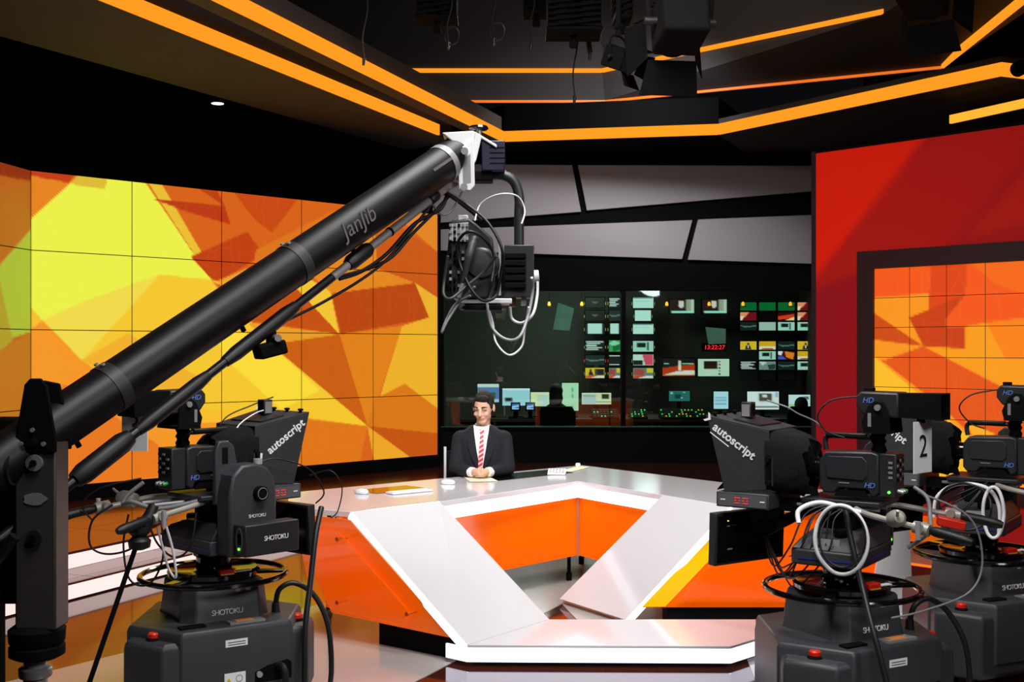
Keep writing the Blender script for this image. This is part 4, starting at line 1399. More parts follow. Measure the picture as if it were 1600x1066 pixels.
def dark_figure(label, x, y_head, d, sc=1.0):
    p = P(x, y_head, d)
    t = thing('person', label, 'person', (p.x, d, 0))
    hz = p.z
    b_ = MB()
    b_.ell((0, 0, hz), (.085 * sc, .1, .115))
    capsule(b_, (0, .02, hz - .08), (0, .03, hz - .2), .06, .08)
    b_.loft([ringz(z, rx, ry, 0, .03) for z, rx, ry in ((hz - .85, .17, .13), (hz - .6, .18, .13), (hz - .35, .22, .13), (hz - .22, .17, .11), (hz - .15, .07, .07))])
    for s in (-1, 1):
        capsule(b_, (s * .2, .03, hz - .27), (s * .24, .1, hz - .52), .06, .05)
        capsule(b_, (s * .24, .1, hz - .52), (s * .12, .36, hz - .5), .045, .035)
        b_.ell((s * .11, .4, hz - .5), (.035, .05, .02))
        for k in range(5):
            capsule(b_, (s * (.085 + .014 * k), .43, hz - .5), (s * (.08 + .015 * k), .49 - .006 * abs(k - 2), hz - .515), .01, .009, 6)
        capsule(b_, (s * .09, .05, hz - .85), (s * .1, .42, hz - .85), .08, .06)
        capsule(b_, (s * .1, .42, hz - .85), (s * .1, .4, .08), .055, .04)
        capsule(b_, (s * .1, .4, .05), (s * .1, .56, .045), .04, .035)
    remesh(b_.build('body', mat('dark_clothing', '0A0B0B', 0.9), t, 180), .016, 4)
    h_ = MB()
    h_.ell((0, .0, hz + .02), (.1 * sc, .11, .11)).ell((0, -.03, hz - .08), (.1, .08, .12))
    remesh(h_.build('hair', mat('black_hair', '060606', 0.8), t, 180), .016, 3)
    c_ = thing('office_chair', 'dark swivel chair under the figure ' + ('left of' if x < 1000 else 'right of') + ' the mullion', 'chair', (p.x, d - .05, 0))
    MB().bx(-.25, .25, -.22, .25, .4, .46).build('seat', BLACK, c_, bevel=.02)
    MB().loft([[Vector((x_ * k, y_ - .2, z)) for x_, y_ in ((-.27, -.03), (.27, -.03), (.27, .03), (-.27, .03))] for z, k in ((.52, .7), (.65, 1), (.8, 1), (.9, .8))]).build('backrest', BLACK, c_, bevel=.02)
    MB().cyl((0, 0, .06), (0, 0, .4), .03).build('column', DARKALU, c_)
    for k in range(5):
        a = 2 * math.pi * k / 5
        MB().tube([(0, 0, .08), (.28 * math.cos(a), .28 * math.sin(a), .04)], [.022, .014], 6).build('base_leg', BLACK, c_)
    return t


dark_figure('dark seated figure seen from behind at the control desk screens', 869, 613, 16.35)
dark_figure('dark figure seen from behind beside the red wall', 1252, 634, 16.35)


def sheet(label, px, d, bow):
    """a reflection of studio lights built as a sheet, its sides curling forward"""
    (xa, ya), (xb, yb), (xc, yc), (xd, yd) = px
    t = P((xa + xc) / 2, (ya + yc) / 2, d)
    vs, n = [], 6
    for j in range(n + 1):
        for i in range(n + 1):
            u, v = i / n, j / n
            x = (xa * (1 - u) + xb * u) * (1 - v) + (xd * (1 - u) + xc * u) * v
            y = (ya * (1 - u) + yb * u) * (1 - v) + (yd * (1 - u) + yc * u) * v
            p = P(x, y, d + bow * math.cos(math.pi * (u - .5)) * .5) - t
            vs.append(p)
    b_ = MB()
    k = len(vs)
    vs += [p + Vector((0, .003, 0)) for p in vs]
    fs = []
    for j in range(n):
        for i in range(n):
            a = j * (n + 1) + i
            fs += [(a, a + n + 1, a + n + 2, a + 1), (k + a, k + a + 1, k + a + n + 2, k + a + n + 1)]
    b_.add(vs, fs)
    o = b_.build('paper_or_reflection', mat('pale_teal_reflection', 'B8E0D4', 0.8, noise=.2, scale=9), None, 60)
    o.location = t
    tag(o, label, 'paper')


sheet('pale reflection in the window built as a sheet, left of the monitor stack', ((872, 473), (897, 482), (890, 517), (864, 515)), WY + .1, .06)
sheet('pale reflection in the window built as a sheet, above the red clock', ((1102, 511), (1134, 514), (1134, 537), (1107, 538)), WY + .1, .05)
# ------------------------------------------------------------------ studio cameras on pedestals
def rot2(ang):
    return lambda x, y: (x * math.cos(ang) - y * math.sin(ang), x * math.sin(ang) + y * math.cos(ang))


def poly_planes(planes):
    """corners of the convex outline given by (normal angle in degrees, distance)"""
    out = []
    n = len(planes)
    for i in range(n):
        (a1, d1), (a2, d2) = planes[i], planes[(i + 1) % n]
        a1, a2 = math.radians(a1), math.radians(a2)
        det = math.cos(a1) * math.sin(a2) - math.sin(a1) * math.cos(a2)
        out.append(((d1 * math.sin(a2) - d2 * math.sin(a1)) / det, (math.cos(a1) * d2 - math.cos(a2) * d1) / det))
    return out


def scaled(poly, k, z):
    return [Vector((x * k, y * k, z)) for x, y in poly]


def pedestal(label, loc, rz):
    t = thing('camera_pedestal', label, 'camera pedestal', loc, rz, 'studio camera pedestals')
    hexa = poly_planes([(-90, .335), (-30, .47), (30, .335), (90, .47), (150, .335), (210, .47)])
    MB().loft([scaled(hexa, k, z) for k, z in ((.93, .045), (1.0, .07), (1.0, .335), (.985, .365), (.93, .38), (.5, .385))]).build('base_housing', CHAR, t, 30, bevel=.01)
    # raised centre deck and front cover plate
    deck = poly_planes([(-90, .345), (-30, .40), (30, .345), (90, .40), (150, .345), (210, .40)])
    MB().loft([scaled(deck, k, z) for k, z in ((1.0, .12), (1.0, .40), (.97, .425), (.6, .43))]).build('cover', CHAR, t, 30, bevel=.008)
    # square neck with cut corners
    oct_ = poly_planes([(-90, .215), (-45, .262), (0, .215), (45, .262), (90, .215), (135, .262), (180, .215), (225, .262)])
    nk = MB().loft([scaled(oct_, k, z) for k, z in ((1.06, .40), (1.0, .44), (.93, .585), (.88, .60), (.5, .602))]).build('neck', CHAR, t, 30, bevel=.008)
    tilt = math.atan2(.215 * .07, .145)
    lettering('SHOTOKU', .036, WHITEPRINT, nk, frame((-.005, -.2145, .468), (1, 0, 0), (0, tilt * .9, 1)), .001, spacing=.82)
    for k, (dx, hh) in enumerate(((.05, .028), (.1, .03))):
        MB().bx(dx - .012, dx + .012, -.203, -.196, .545, .545 + hh).build('latch', STEEL, nk)
    # column collar, dish and steering ring with spokes
    MB().lathe([(.11, .59), (.12, .6), (.12, .625), (.085, .64), (.085, .70), (.1, .71), (.1, .735), (.02, .74)]).build('column', GLOSSBLK, t)
    MB().lathe([(.06, .598), (.19, .602), (.215, .615), (.22, .635), (.205, .645), (.19, .634), (.06, .63)]).build('dish', GLOSSBLK, t)
    rg = MB().ring((0, 0, .612), .345, .0135, n=56, m=10).build('steering_ring', GLOSSBLK, t)
    for k in range(3):
        a = math.radians(215 + 120 * k)
        c, s = math.cos(a), math.sin(a)
        p, q = Vector((.17 * c, .17 * s, .612)), Vector((.34 * c, .34 * s, .612))
        w = Vector((-s, c, 0)) * .022
        MB().prism([p - w * 1.6, q - w, q + w, p + w * 1.6], (0, 0, .014)).build('spoke', GLOSSBLK, rg, bevel=.003)
    rb = MB().bx(-.04, .03, -.212, -.165, .64, .668).build('brake_lever', REDPLAS, t, bevel=.005)
    MB().bx(-.035, .028, -.213, -.205, .6405, .646).build('brake_stripe', YELLOWTAPE, rb, smooth=0)
    MB().bx(.05, .12, -.19, -.16, .646, .65).build('label_plate', WHITE, t, smooth=0)
    # lobes: red emergency buttons, yellow cap
    for a in (-30, 210, 90):
        c, s = math.cos(math.radians(a)), math.sin(math.radians(a))
        p = Vector((.40 * c, .40 * s, .378))
        sp = MB().lathe([(.03, 0), (.034, .006), (.03, .01), (.005, .011)], p).build('button_base', BLACK, t)
        MB().lathe([(.02, .01), (.026, .014), (.026, .03), (.02, .036), (.003, .037)], p, 18).build('stop_button', REDPLAS, sp)
        q = Vector((.37 * math.cos(math.radians(a + 9)), .37 * math.sin(math.radians(a + 9)), .3805))
        MB().lathe([(.022, 0), (.022, .004), (.002, .005)], q, 16).build('cap_disc', YELLOWTAPE if a == 210 else BLACK, t)
    # document tray with orange card, stickers and the connector bay on the front cover
    tr_ = MB().box((.06, -.275, .429), (.17, .07, .012), rx=-.06).build('document_tray', mat('grey_film', '8A8A88', 0.2), t)
    MB().box((.05, -.278, .437), (.085, .045, .003), rx=-.06).build('orange_card', ORANGEPLAS, tr_, smooth=0)
    MB().bx(-.25, -.13, -.29, -.24, .424, .437).build('key_pad', BLACK, t, bevel=.003)
    st_ = MB().bx(-.06, .045, -.3465, -.344, .335, .368).build('warning_sticker', WHITE, t, smooth=0)
    for k in range(2):
        MB().bx(-.048, .035, -.3472, -.3462, .343 + k * .011, .346 + k * .011).build('print_line', BLACK, st_, smooth=0)
    s2 = MB().bx(-.065, .035, -.3465, -.344, .155, .215).build('warning_sticker', WHITE, t, smooth=0)
    MB().prism([(-.055, -.3472, .175), (-.035, -.3472, .175), (-.045, -.3472, .195)], (0, .001, 0)).build('warning_triangle', YELLOWTAPE, s2, smooth=0)
    MB().ring((.005, -.3468, .186), .015, .0012, (0, 1, 0), 20, 4).build('warning_ring', BLACK, s2)
    bay = MB().loft([[Vector((x, -.346, z)) for x, z in ((.08, .15), (.26, .15), (.26, .225), (.24, .24), (.14, .225), (.08, .2))],
                     [Vector((x, -.344, z)) for x, z in ((.08, .15), (.26, .15), (.26, .225), (.24, .24), (.14, .225), (.08, .2))]]).build('connector_bay', BLACK, t, 0)
    MB().cyl((.10, -.343, .19), (.10, -.358, .19), .014, n=16).build('socket', STEEL, bay)
    MB().tube(catmull([(.19, -.345, .215), (.20, -.39, .22), (.205, -.41, .17), (.205, -.4, .0)], 6), .016, 10).build('power_plug', RUBBER, bay)
    # column cable socket on the deck behind
    pc = MB().cyl((.25, -.17, .42), (.25, -.17, .475), .022, .018, 14).build('cable_gland', RUBBER, t)
    MB().tube(catmull([(.25, -.17, .47), (.262, -.19, .54), (.33, -.21, .565), (.42, -.24, .50), (.47, -.29, .36), (.48, -.31, .15), (.46, -.31, .0)], 8), .013, 10).build('column_cable', BLACKCAB, pc)
    # castors under the lobes
    for a in (-30, 210, 90):
        c, s = math.cos(math.radians(a)), math.sin(math.radians(a))
        for k in (-1, 1):
            p = Vector((.36 * c - s * .05 * k, .36 * s + c * .05 * k, .045))
            w = Vector((c, s, 0)).cross(Vector((0, 0, 1))) * .016
            MB().cyl(p - w, p + w, .045, n=18).build('wheel', RUBBER, t)
    return t


def pan_head(label, loc, rz):
    t = thing('pan_tilt_head', label, 'camera head', (loc[0], loc[1], .738), rz, 'camera pan and tilt heads')
    z0 = -.738

    def Z(v):
        return v + z0
    # base with stepped top
    MB().prism([(-.21, -.16, Z(.74)), (-.23, -.12, Z(.74)), (-.23, .12, Z(.74)), (-.21, .16, Z(.74)), (.22, .16, Z(.74)), (.22, -.16, Z(.74))][::-1], (0, 0, .07)).build('base', CHAR, t, bevel=.008)
    MB().loft([[Vector((x, y, z)) for x, y in ((a, -b_), (.22, -b_), (.22, b_), (a, b_))] for a, b_, z in ((-.225, .155, Z(.81)), (-.18, .13, Z(.85)), (-.06, .11, Z(.885)))]).build('base_cover', CHAR, t, bevel=.006)
    for s in (-1, 1):
        MB().bx(-.228, .222, s * .161, s * .1635, Z(.768), Z(.772)).build('blue_stripe', BLUELINE, t, smooth=0)
    MB().bx(-.2335, -.231, -.12, .12, Z(.768), Z(.772)).build('blue_stripe', BLUELINE, t, smooth=0)
    MB().lathe([(.032, 0), (.034, .02), (.03, .03), (.004, .031)], (-.12, -.04, Z(.868)), 18).build('brake_knob', BLACK, t)
    MB().bx(-.2, -.196, -.06, .06, Z(.83), Z(.86)).build('window_plate', mat('clear_grey_plate', '9A9CA0', 0.1), t)
    # upright arm on the right hand side, round tilt housing
    prof = [(-.13, .745), (.13, .745), (.13, 1.03), (.115, 1.10), (.08, 1.145), (.02, 1.17), (-.06, 1.165), (-.11, 1.12), (-.13, 1.03)]
    arm = MB().prism([(.225, y, Z(z)) for y, z in prof], (.11, 0, 0)).build('arm', CHAR, t, 30, bevel=.012)
    MB().prism([(.205, y - .09, Z(z)) for y, z in ((-.05, .98), (.06, .98), (.07, 1.16), (.05, 1.25), (.02, 1.275), (-.03, 1.275), (-.05, 1.23))], (.03, 0, 0)).build('slide_plate', CHAR, arm, 30, bevel=.006)
    MB().bx(.236, .238, -.105, -.075, Z(1.17), Z(1.245)).build('slot', BLACK, arm, smooth=0)
    MB().cyl((.335, .03, Z(1.03)), (.365, .03, Z(1.03)), .034, n=24).build('tilt_knob', BLACK, arm)
    MB().ring((.366, .03, Z(1.03)), .026, .002, (1, 0, 0), 24, 6).build('knob_ring', GREYALU, arm)
    lettering('SHOTOKU', .022, WHITEPRINT, arm, frame((.3362, .02, Z(.925)), (0, 1, 0), (0, 0, 1)), .0006, spacing=.85)
    MB().cyl((.28, .06, Z(1.16)), (.28, .06, Z(1.185)), .022, n=16).build('level_bubble', STEEL, arm)
    cb = MB().bx(.337, .43, -.11, .19, Z(.755), Z(.90)).build('control_box', CAMBLK, t, bevel=.006)
    lettering('SHOTOKU', .032, WHITEPRINT, cb, frame((.431, .06, Z(.83)), (0, 1, 0), (0, 0, 1)), .0006, spacing=.82)
    MB().ring((.384, -.1108, Z(.83)), .024, .0015, (0, 1, 0), 28, 4, ry=.055).build('panel_outline', GREYALU, cb)
    MB().bx(.374, .394, -.113, -.1105, Z(.81), Z(.86)).build('switch', BLACK, cb)
    MB().cyl((.384, -.1105, Z(.79)), (.384, -.1145, Z(.79)), .006, n=12).build('indicator', GREENLED, cb)
    # cradle plate carrying the camera, tilt shaft
    MB().bx(-.09, .21, -.2, .16, Z(1.0), Z(1.022)).build('cradle', CAMBLK, t, bevel=.004)
    MB().cyl((.1, .0, Z(.98)), (.23, .0, Z(.98)), .045, n=20).build('tilt_shaft', BLACK, t)
    MB().bx(-.05, .12, -.08, .08, Z(.885), Z(1.0)).build('tilt_block', BLACK, t, bevel=.01)
    # pan bars running back with lens controls
    for s in (-1, 1):
        x = s * .2 - .02
        pts = catmull([(s * .1, -.1, Z(.99)), (x, -.2, Z(.985)), (x + s * .03, -.38, Z(.96)), (x + s * .05, -.46, Z(.95))], 5)
        pb = MB().tube(pts, .013, 10).build('pan_bar', GRIP, t)
        e = pts[-1]
        MB().tube([e + Vector((0, .06, .01)), e + Vector((s * .01, -.005, 0))], .026, 14).build('clamp', GRIP, pb)
        MB().cyl(e + Vector((-.035, .03, .01)), e + Vector((.045, .03, .01)), .019, n=14).build('clamp_bolt', GRIP, pb)
        MB().cyl(e + Vector((s * .05, .03, .04)), e + Vector((s * .05, .03, -.035)), .011, n=10).build('clamp_screw', STEEL, pb)
        MB().tube(catmull([e + Vector((0, -.01, 0)), e + Vector((s * .02, -.09, -.012)), e + Vector((s * .03, -.18, -.03))], 4), [.016, .021, .022, .021, .022, .021, .023, .02, .014], 12).build('handgrip', RUBBER, pb)
    # zoom and focus controls
    zc = MB().lathe([(.014, -.05), (.034, -.045), (.038, 0), (.034, .03), (.02, .05), (.004, .052)], (-.25, -.32, Z(.985)), 18, (-.8, -.5, .2)).build('focus_demand', GRIP, t)
    MB().tube([(-.27, -.33, Z(.99)), (-.33, -.35, Z(1.03))], [.008, .005], 8).build('focus_lever', GRIP, zc)
    MB().box((.17, -.44, Z(.925)), (.075, .12, .04), rx=.2, rz=.3).build('zoom_demand', REDPLAS, t, bevel=.006)
    return t


def studio_camera(label, loc, rz):
    t = thing('studio_camera', label, 'camera', (loc[0], loc[1], 1.022), rz, 'broadcast studio cameras')
    z0 = -1.022

    def Z(v):
        return v + z0
    bd = MB().prism([(-.07, y, Z(z)) for y, z in ((.08, 1.075), (.08, 1.20), (.05, 1.238), (-.16, 1.245), (-.19, 1.235), (-.19, 1.06), (-.16, 1.04), (-.14, 1.075), (-.01, 1.075), (.01, 1.05), (.06, 1.05))], (.14, 0, 0)).build('body', CAMBLK, t, 30, bevel=.008)
    for s in (-1, 1):
        MB().prism([(s * .071, y, Z(z)) for y, z in ((.04, 1.12), (.055, 1.19), (.035, 1.218), (-.12, 1.222), (-.14, 1.2), (-.14, 1.135), (-.12, 1.115))], (s * .006, 0, 0)).build('side_panel', CAMBLK, bd, 30, bevel=.004)
        M = frame((s * .0725, -.15, Z(1.095)), (0, -1, 0) if s < 0 else (0, 1, 0), (0, 0, 1))
        lettering('HD', .034, BLUEPRINT, bd, M, .0008, .25, spacing=.9)
        MB().bx(s * .071, s * .0725, -.06, -.01, Z(1.098), Z(1.103)).build('name_strip', GREYALU, bd, smooth=0)
        # dark arch of the shoulder cut-out
        MB().prism([(s * .0712, y, Z(z)) for y, z in ((.01, 1.04), (-.01, 1.07), (-.13, 1.07), (-.15, 1.04))], (s * .002, 0, 0)).build('shoulder_arch', BLACK, bd, 0)
    # rear connector block with switches and connectors
    rr = MB().bx(-.062, .062, -.265, -.19, Z(1.045), Z(1.24)).build('rear_adapter', CAMBLK, t, bevel=.006)
    for i in range(3):
        for j in range(5):
            MB().bx(-.05 + i * .035, -.03 + i * .035, -.271, -.264, Z(1.12 + j * .021), Z(1.13 + j * .021)).build('switch', GREYALU if (i + j) % 2 else BLACK, rr, smooth=0)
    for j in range(4):
        MB().bx(-.066, -.061, -.25, -.232, Z(1.13 + j * .022), Z(1.14 + j * .022)).build('side_switch', GREYALU, rr, smooth=0)
    for i, m in enumerate((STEEL, STEEL, GREENLED)):
        MB().cyl((-.035 + i * .03, -.265, Z(1.075)), (-.035 + i * .03, -.29, Z(1.07)), .009, n=12).build('connector', m if i < 2 else mat('green_plug', '1E9A3A', .4), rr)
    MB().cyl((-.063, -.235, Z(1.07)), (-.068, -.235, Z(1.07)), .006, n=10).build('indicator', GREENLED, rr)
    # carrying handle
    hd = MB().tube(catmull([(0, .07, Z(1.24)), (0, .075, Z(1.285)), (0, .05, Z(1.305)), (0, -.1, Z(1.305)), (0, -.14, Z(1.30)), (0, -.16, Z(1.245))], 5), .012, 10).build('handle', CAMBLK, t)
    MB().bx(-.018, .018, -.12, .07, Z(1.303), Z(1.322)).build('handle_grip', RUBBER, hd, bevel=.005)
    # lens: barrel rings
    ln = MB().lathe([(.02, .075), (.045, .08), (.045, .11), (.052, .112), (.052, .135), (.047, .137), (.047, .15), (.058, .152), (.058, .18), (.054, .182), (.06, .19), (.062, .25), (.05, .252)], (0, 0, Z(1.155)), 26, (0, 1, 0)).build('lens', GLOSSBLK, t, 30)
    for k in range(8):
        a = 2 * math.pi * k / 8
        MB().box((.0565 * math.cos(a), .165, Z(1.155) + .0565 * math.sin(a)), (.006, .012, .006), ry=-a).build('lens_mark', REDPLAS if k % 3 == 0 else GREYALU, ln, smooth=0)
    MB().bx(.045, .09, .1, .2, Z(1.11), Z(1.19)).build('lens_servo', CAMBLK, ln, bevel=.008)
    # viewfinder on its yoke
    vf = MB().prism([(-.075, y, Z(z)) for y, z in ((-.09, 1.45), (-.09, 1.49), (-.11, 1.515), (-.28, 1.512), (-.28, 1.40), (-.17, 1.40), (-.12, 1.41))], (.15, 0, 0)).build('viewfinder', CAMBLK, t, 30, bevel=.01)
    MB().loft([[Vector((x, -.28, Z(z))) for x, z in ((-.072, 1.403), (.072, 1.403), (.072, 1.508), (-.072, 1.508))],
               [Vector((x, -.46, Z(z))) for x, z in ((-.078, 1.395), (.078, 1.395), (.078, 1.51), (-.078, 1.51))],
               [Vector((x, -.455, Z(z))) for x, z in ((-.07, 1.403), (.07, 1.403), (.07, 1.502), (-.07, 1.502))],
               [Vector((x, -.3, Z(z))) for x, z in ((-.06, 1.413), (.06, 1.413), (.06, 1.492), (-.06, 1.492))]]).build('viewfinder_hood', BLACK, vf, 30)
    for s in (-1, 1):
        lettering('HD', .034, BLUEPRINT, vf, frame((s * .0765, -.145, Z(1.475)), (0, -1, 0) if s < 0 else (0, 1, 0), (0, 0, 1)), .0008, .25)
        yk = MB().prism([(s * .082, y, Z(z)) for y, z in ((-.15, 1.45), (-.18, 1.475), (-.22, 1.47), (-.24, 1.43), (-.25, 1.34), (-.13, 1.34), (-.12, 1.38))], (s * .012, 0, 0)).build('yoke', BLACK, vf, 30, bevel=.004)
        MB().cyl((s * .094, -.195, Z(1.445)), (s * .106, -.195, Z(1.445)), .014, n=14).build('yoke_screw', GREYALU, yk)
        MB().bx(s * .0945, s * .096, -.165, -.15, Z(1.36), Z(1.42)).build('yoke_slot', GREYALU, yk, smooth=0)
    MB().bx(-.094, .094, -.25, -.13, Z(1.33), Z(1.342)).build('yoke_base', BLACK, vf)
    MB().lathe([(.03, 1.24), (.034, 1.26), (.026, 1.275), (.034, 1.29), (.026, 1.305), (.034, 1.32), (.03, 1.332), (.005, 1.333)], (0, -.17, z0), 20).build('viewfinder_post', BLACK, t)
    MB().bx(-.02, .02, -.15, -.11, Z(1.512), Z(1.53)).build('tally_lamp', BLACK, vf, bevel=.003)
    return t


def teleprompter(label, loc, rz, fwd_=0.0, yaw=0.0):
    t = thing('teleprompter', label, 'teleprompter', (loc[0], loc[1], .93), rz, 'teleprompters on the studio cameras')
    z0 = -.93

    def Z(v):
        return v + z0
    t.location = t.matrix_basis.translation + Vector((-math.sin(rz) * fwd_, math.cos(rz) * fwd_, -.05))
    b0, b1 = .21, .50
    wb, wf = .17, .215
    zb0, zb1, zf0, zf1 = 1.105, 1.375, 1.085, 1.435

    def corner(front, s, top):
        return Vector((s * (wf if front else wb), b1 if front else b0, Z((zf1 if top else zf0) if front else (zb1 if top else zb0))))
    HOOD = mat('prompter_hood', '232325', 0.7, bump=.05, scale=150)
    for s in (-1, 1):
        q = [corner(0, s, 0), corner(1, s, 0), corner(1, s, 1), corner(0, s, 1)]
        # side panel narrows towards the foot of its front edge
        q[1] = Vector((s * .195, b1 - .08, Z(zf0)))
        pn = MB().prism(q, (-s * .006, 0, 0)).build('hood_side', HOOD, t, 0, bevel=.002)
        # print runs down from the top front corner
        fwd = (q[2] - q[3]).normalized()
        up = Vector((0, 0, 1))
        mid = q[2].lerp(q[3], .44) + Vector((s * .0015, 0, -.085))
        d = (fwd * -1 + up * -.52) if s < 0 else (fwd + up * .52)
        nrm = Vector((s, 0, 0))
        M = frame(mid, d, nrm.cross(d))
        lettering('autoscript', .058, WHITEPRINT, pn, M, .0008, offset=.0012)
        M2 = frame(mid + M.to_3x3() @ Vector((-.06, -.036, 0)), d, nrm.cross(d))
        MB().box((0, 0, 0), (.11, .005, .001)).xf(M2).build('print_line', WHITEPRINT, pn, smooth=0)
        # arrow mark
        ar = mid + M.to_3x3() @ Vector((-.165, .012, 0))
        X_, Y_ = M.to_3x3() @ Vector((1, 0, 0)), M.to_3x3() @ Vector((0, 1, 0))
        MB().prism([ar + X_ * x + Y_ * y for x, y in ((-.012, .024), (.0, .024), (.018, .002), (.0, -.02), (-.012, -.02), (.004, .002))], nrm * .001).build('arrow_mark', WHITEPRINT, pn, 0)
        # clamp rail at the back edge
        MB().bx(s * .176, s * .186, b0 - .01, b0 + .008, Z(1.11), Z(1.27)).build('clamp_rail', BLACK, pn, bevel=.002)
        for zz in (1.14, 1.25):
            MB().cyl((s * .18, b0 - .004, Z(zz)), (s * .205, b0 - .004, Z(zz)), .012, n=12).build('clamp_knob', BLACK, pn)
        MB().cyl((s * .205, b0 - .03, Z(1.13)), (s * .205, b0 - .03, Z(1.255)), .005, n=8).build('clamp_rod', CAMBLK, pn)
    MB().prism([corner(0, -1, 1), corner(1, -1, 1), corner(1, 1, 1), corner(0, 1, 1)], (0, 0, .006)).build('hood_top', HOOD, t, 0, bevel=.002)
    tp = MB().prism([Vector((x, y, Z(1.384 + (y - b0) * .2))) for x, y in ((-.13, .27), (.13, .27), (.14, .4), (-.14, .4))], (0, 0, .005)).build('top_plate', CAMBLK, t, 0)
    for k in range(4):
        x = -.17 + k * .113
        MB().lathe([(.008, 0), (.008, .012), (.014, .013), (.014, .022), (.003, .024)], (x, b1 - .02, Z(1.433)), 12).build('thumb_screw', BLACK, t)
    ub = MB().bx(-.03, .03, .36, .41, Z(1.425), Z(1.50)).build('scroll_unit', CAMBLK, t, bevel=.004)
    for s in (-1, 1):
        MB().bx(s * .0302, s * .032, .365, .405, Z(1.432), Z(1.49)).build('unit_fins', GREYALU, ub, smooth=0)
    MB().bx(-.022, .022, .358, .36, Z(1.435), Z(1.49)).build('unit_face', BLACK, ub, smooth=0)
    # two way mirror glass inside the hood
    MB().prism([Vector((x, y, Z(z))) for x, y, z in ((-.185, .46, 1.09), (.185, .46, 1.09), (.165, .23, 1.36), (-.165, .23, 1.36))], (0, .003, .003)).build('mirror_glass', GLASS, t, 0)
    # draped cloth from the hood to the lens: wrinkled funnel
    rings = []
    rnd = random.Random(3)
    for j in range(9):
        f = j / 8
        ring_ = []
        for k in range(40):
            a = 2 * math.pi * k / 40
            c, s = math.cos(a), math.sin(a)
            sq = 5 - 2.2 * f
            rx, rz_ = .178 * (1 - .34 * f ** 1.6), .142 * (1 - .30 * f ** 1.6)
            x = rx * math.copysign(abs(c) ** (2 / sq), c)
            z = rz_ * math.copysign(abs(s) ** (2 / sq), s)
            wv_ = .010 * f * math.sin(5 * a + 2.3 * j) + .006 * f * math.sin(11 * a + j)
            sag = -.05 * f * max(0, -s) ** 2
            ring_.append(Vector((x * (1 + wv_ * 3), b0 + .02 - .17 * f ** .9 + wv_, Z(1.238 - .01 * f) + z + wv_ + sag)))
        rings.append(ring_)
    inner = [[Vector((v.x * .55, v.y + .012, Z(1.19) + (v.z - Z(1.22)) * .5)) for v in rings[-1]]]
    MB().loft(rings + inner, caps=False).build('lens_cloth', CLOTH, t, 50)
    # control box with red readout under the hood
    bx_ = MB().bx(-.2, .2, .20, .46, Z(1.015), Z(1.085)).build('control_box', CHAR, t, bevel=.004)
    for s in (-1, 1):
        MB().bx(s * .2005, s * .202, .21, .45, Z(1.022), Z(1.078)).build('front_plate', mat('grey_face_plate', '55565A', 0.4), bx_, smooth=0)
        for i in range(3):
            for j in range(3):
                if (i, j) == (1, 1):
                    continue
                for g in range(2):
                    MB().bx(s * .2025, s * .204, .30 + i * .010 + g * .04, .306 + i * .010 + g * .04, Z(1.036 + j * .012), Z(1.0395 + j * .012)).build('readout', REDLED, bx_, smooth=0)
        for yy in (.23, .425):
            MB().bx(s * .2022, s * .203, yy - .012, yy + .012, Z(1.048), Z(1.053)).build('maker_print', WHITEPRINT, bx_, smooth=0)
    # monitor for the presenter hung below, rails and bracket
    YW = Matrix.Translation((.02, .40 if yaw < 0 else .47, .055)) @ Matrix.Rotation(yaw, 4, 'Z') @ Matrix.Translation((0, -.47, 0))
    mn = MB().box((0, .47, Z(.80)), (.46, .045, .25), rx=.04).xf(YW).build('cue_monitor', CAMBLK, t, bevel=.004)
    MB().box((0, .446, Z(.80)), (.43, .004, .22), rx=.04).xf(YW).build('monitor_back', GLOSSBLK, mn, smooth=0)
    for x, z, w in ((-.15, .86, .02), (-.12, .863, .018), (-.1, .86, .014), (-.14, .75, .03), (.1, .85, .03)):
        MB().box((x, .4425, Z(z)), (w, .003, .006), rx=.04).xf(YW).build('port_print', GREYALU, mn, smooth=0)
    MB().cyl((-.155, .446, Z(.885)), (-.155, .436, Z(.885)), .003, n=8).xf(YW).build('power_light', KYL, mn)
    MB().bx(.06, .11, .425, .445, Z(.83), Z(.87)).xf(YW).build('plug_block', BLACK, mn, bevel=.003)
    MB().prism([(-.03, y, Z(z)) for y, z in ((.0, 1.03), (.08, 1.03), (.44, .87), (.44, .80), (.40, .80))], (.06, 0, 0)).build('bracket', BLACK, t, 0, bevel=.004)
    for s in (-1, 1):
        MB().cyl((s * .055, -.26, Z(1.035)), (s * .055, .46, Z(1.035)), .008, n=10).build('support_rail', STEEL, t)
    MB().bx(-.075, .075, .12, .2, Z(1.0), Z(1.05)).build('rail_block', BLACK, t, bevel=.004)
    return t


KYL = mat('amber_power_light', 'D8C030', emit='D8C030', strength=2)


def cable(label, pts, r, m, n=7, closed=False, name='cable'):
    pts = catmull(pts, n, closed)
    c = pts[0].copy()
    o = MB().tube([p - c for p in pts], r, 8, closed).build(name, m, None, 60)
    o.location = c
    return tag(o, label, 'cable')


def local(loc, rz):
    c, s = math.cos(rz), math.sin(rz)
    return lambda x, y, z: Vector((loc[0] + x * c - y * s, loc[1] + x * s + y * c, z))


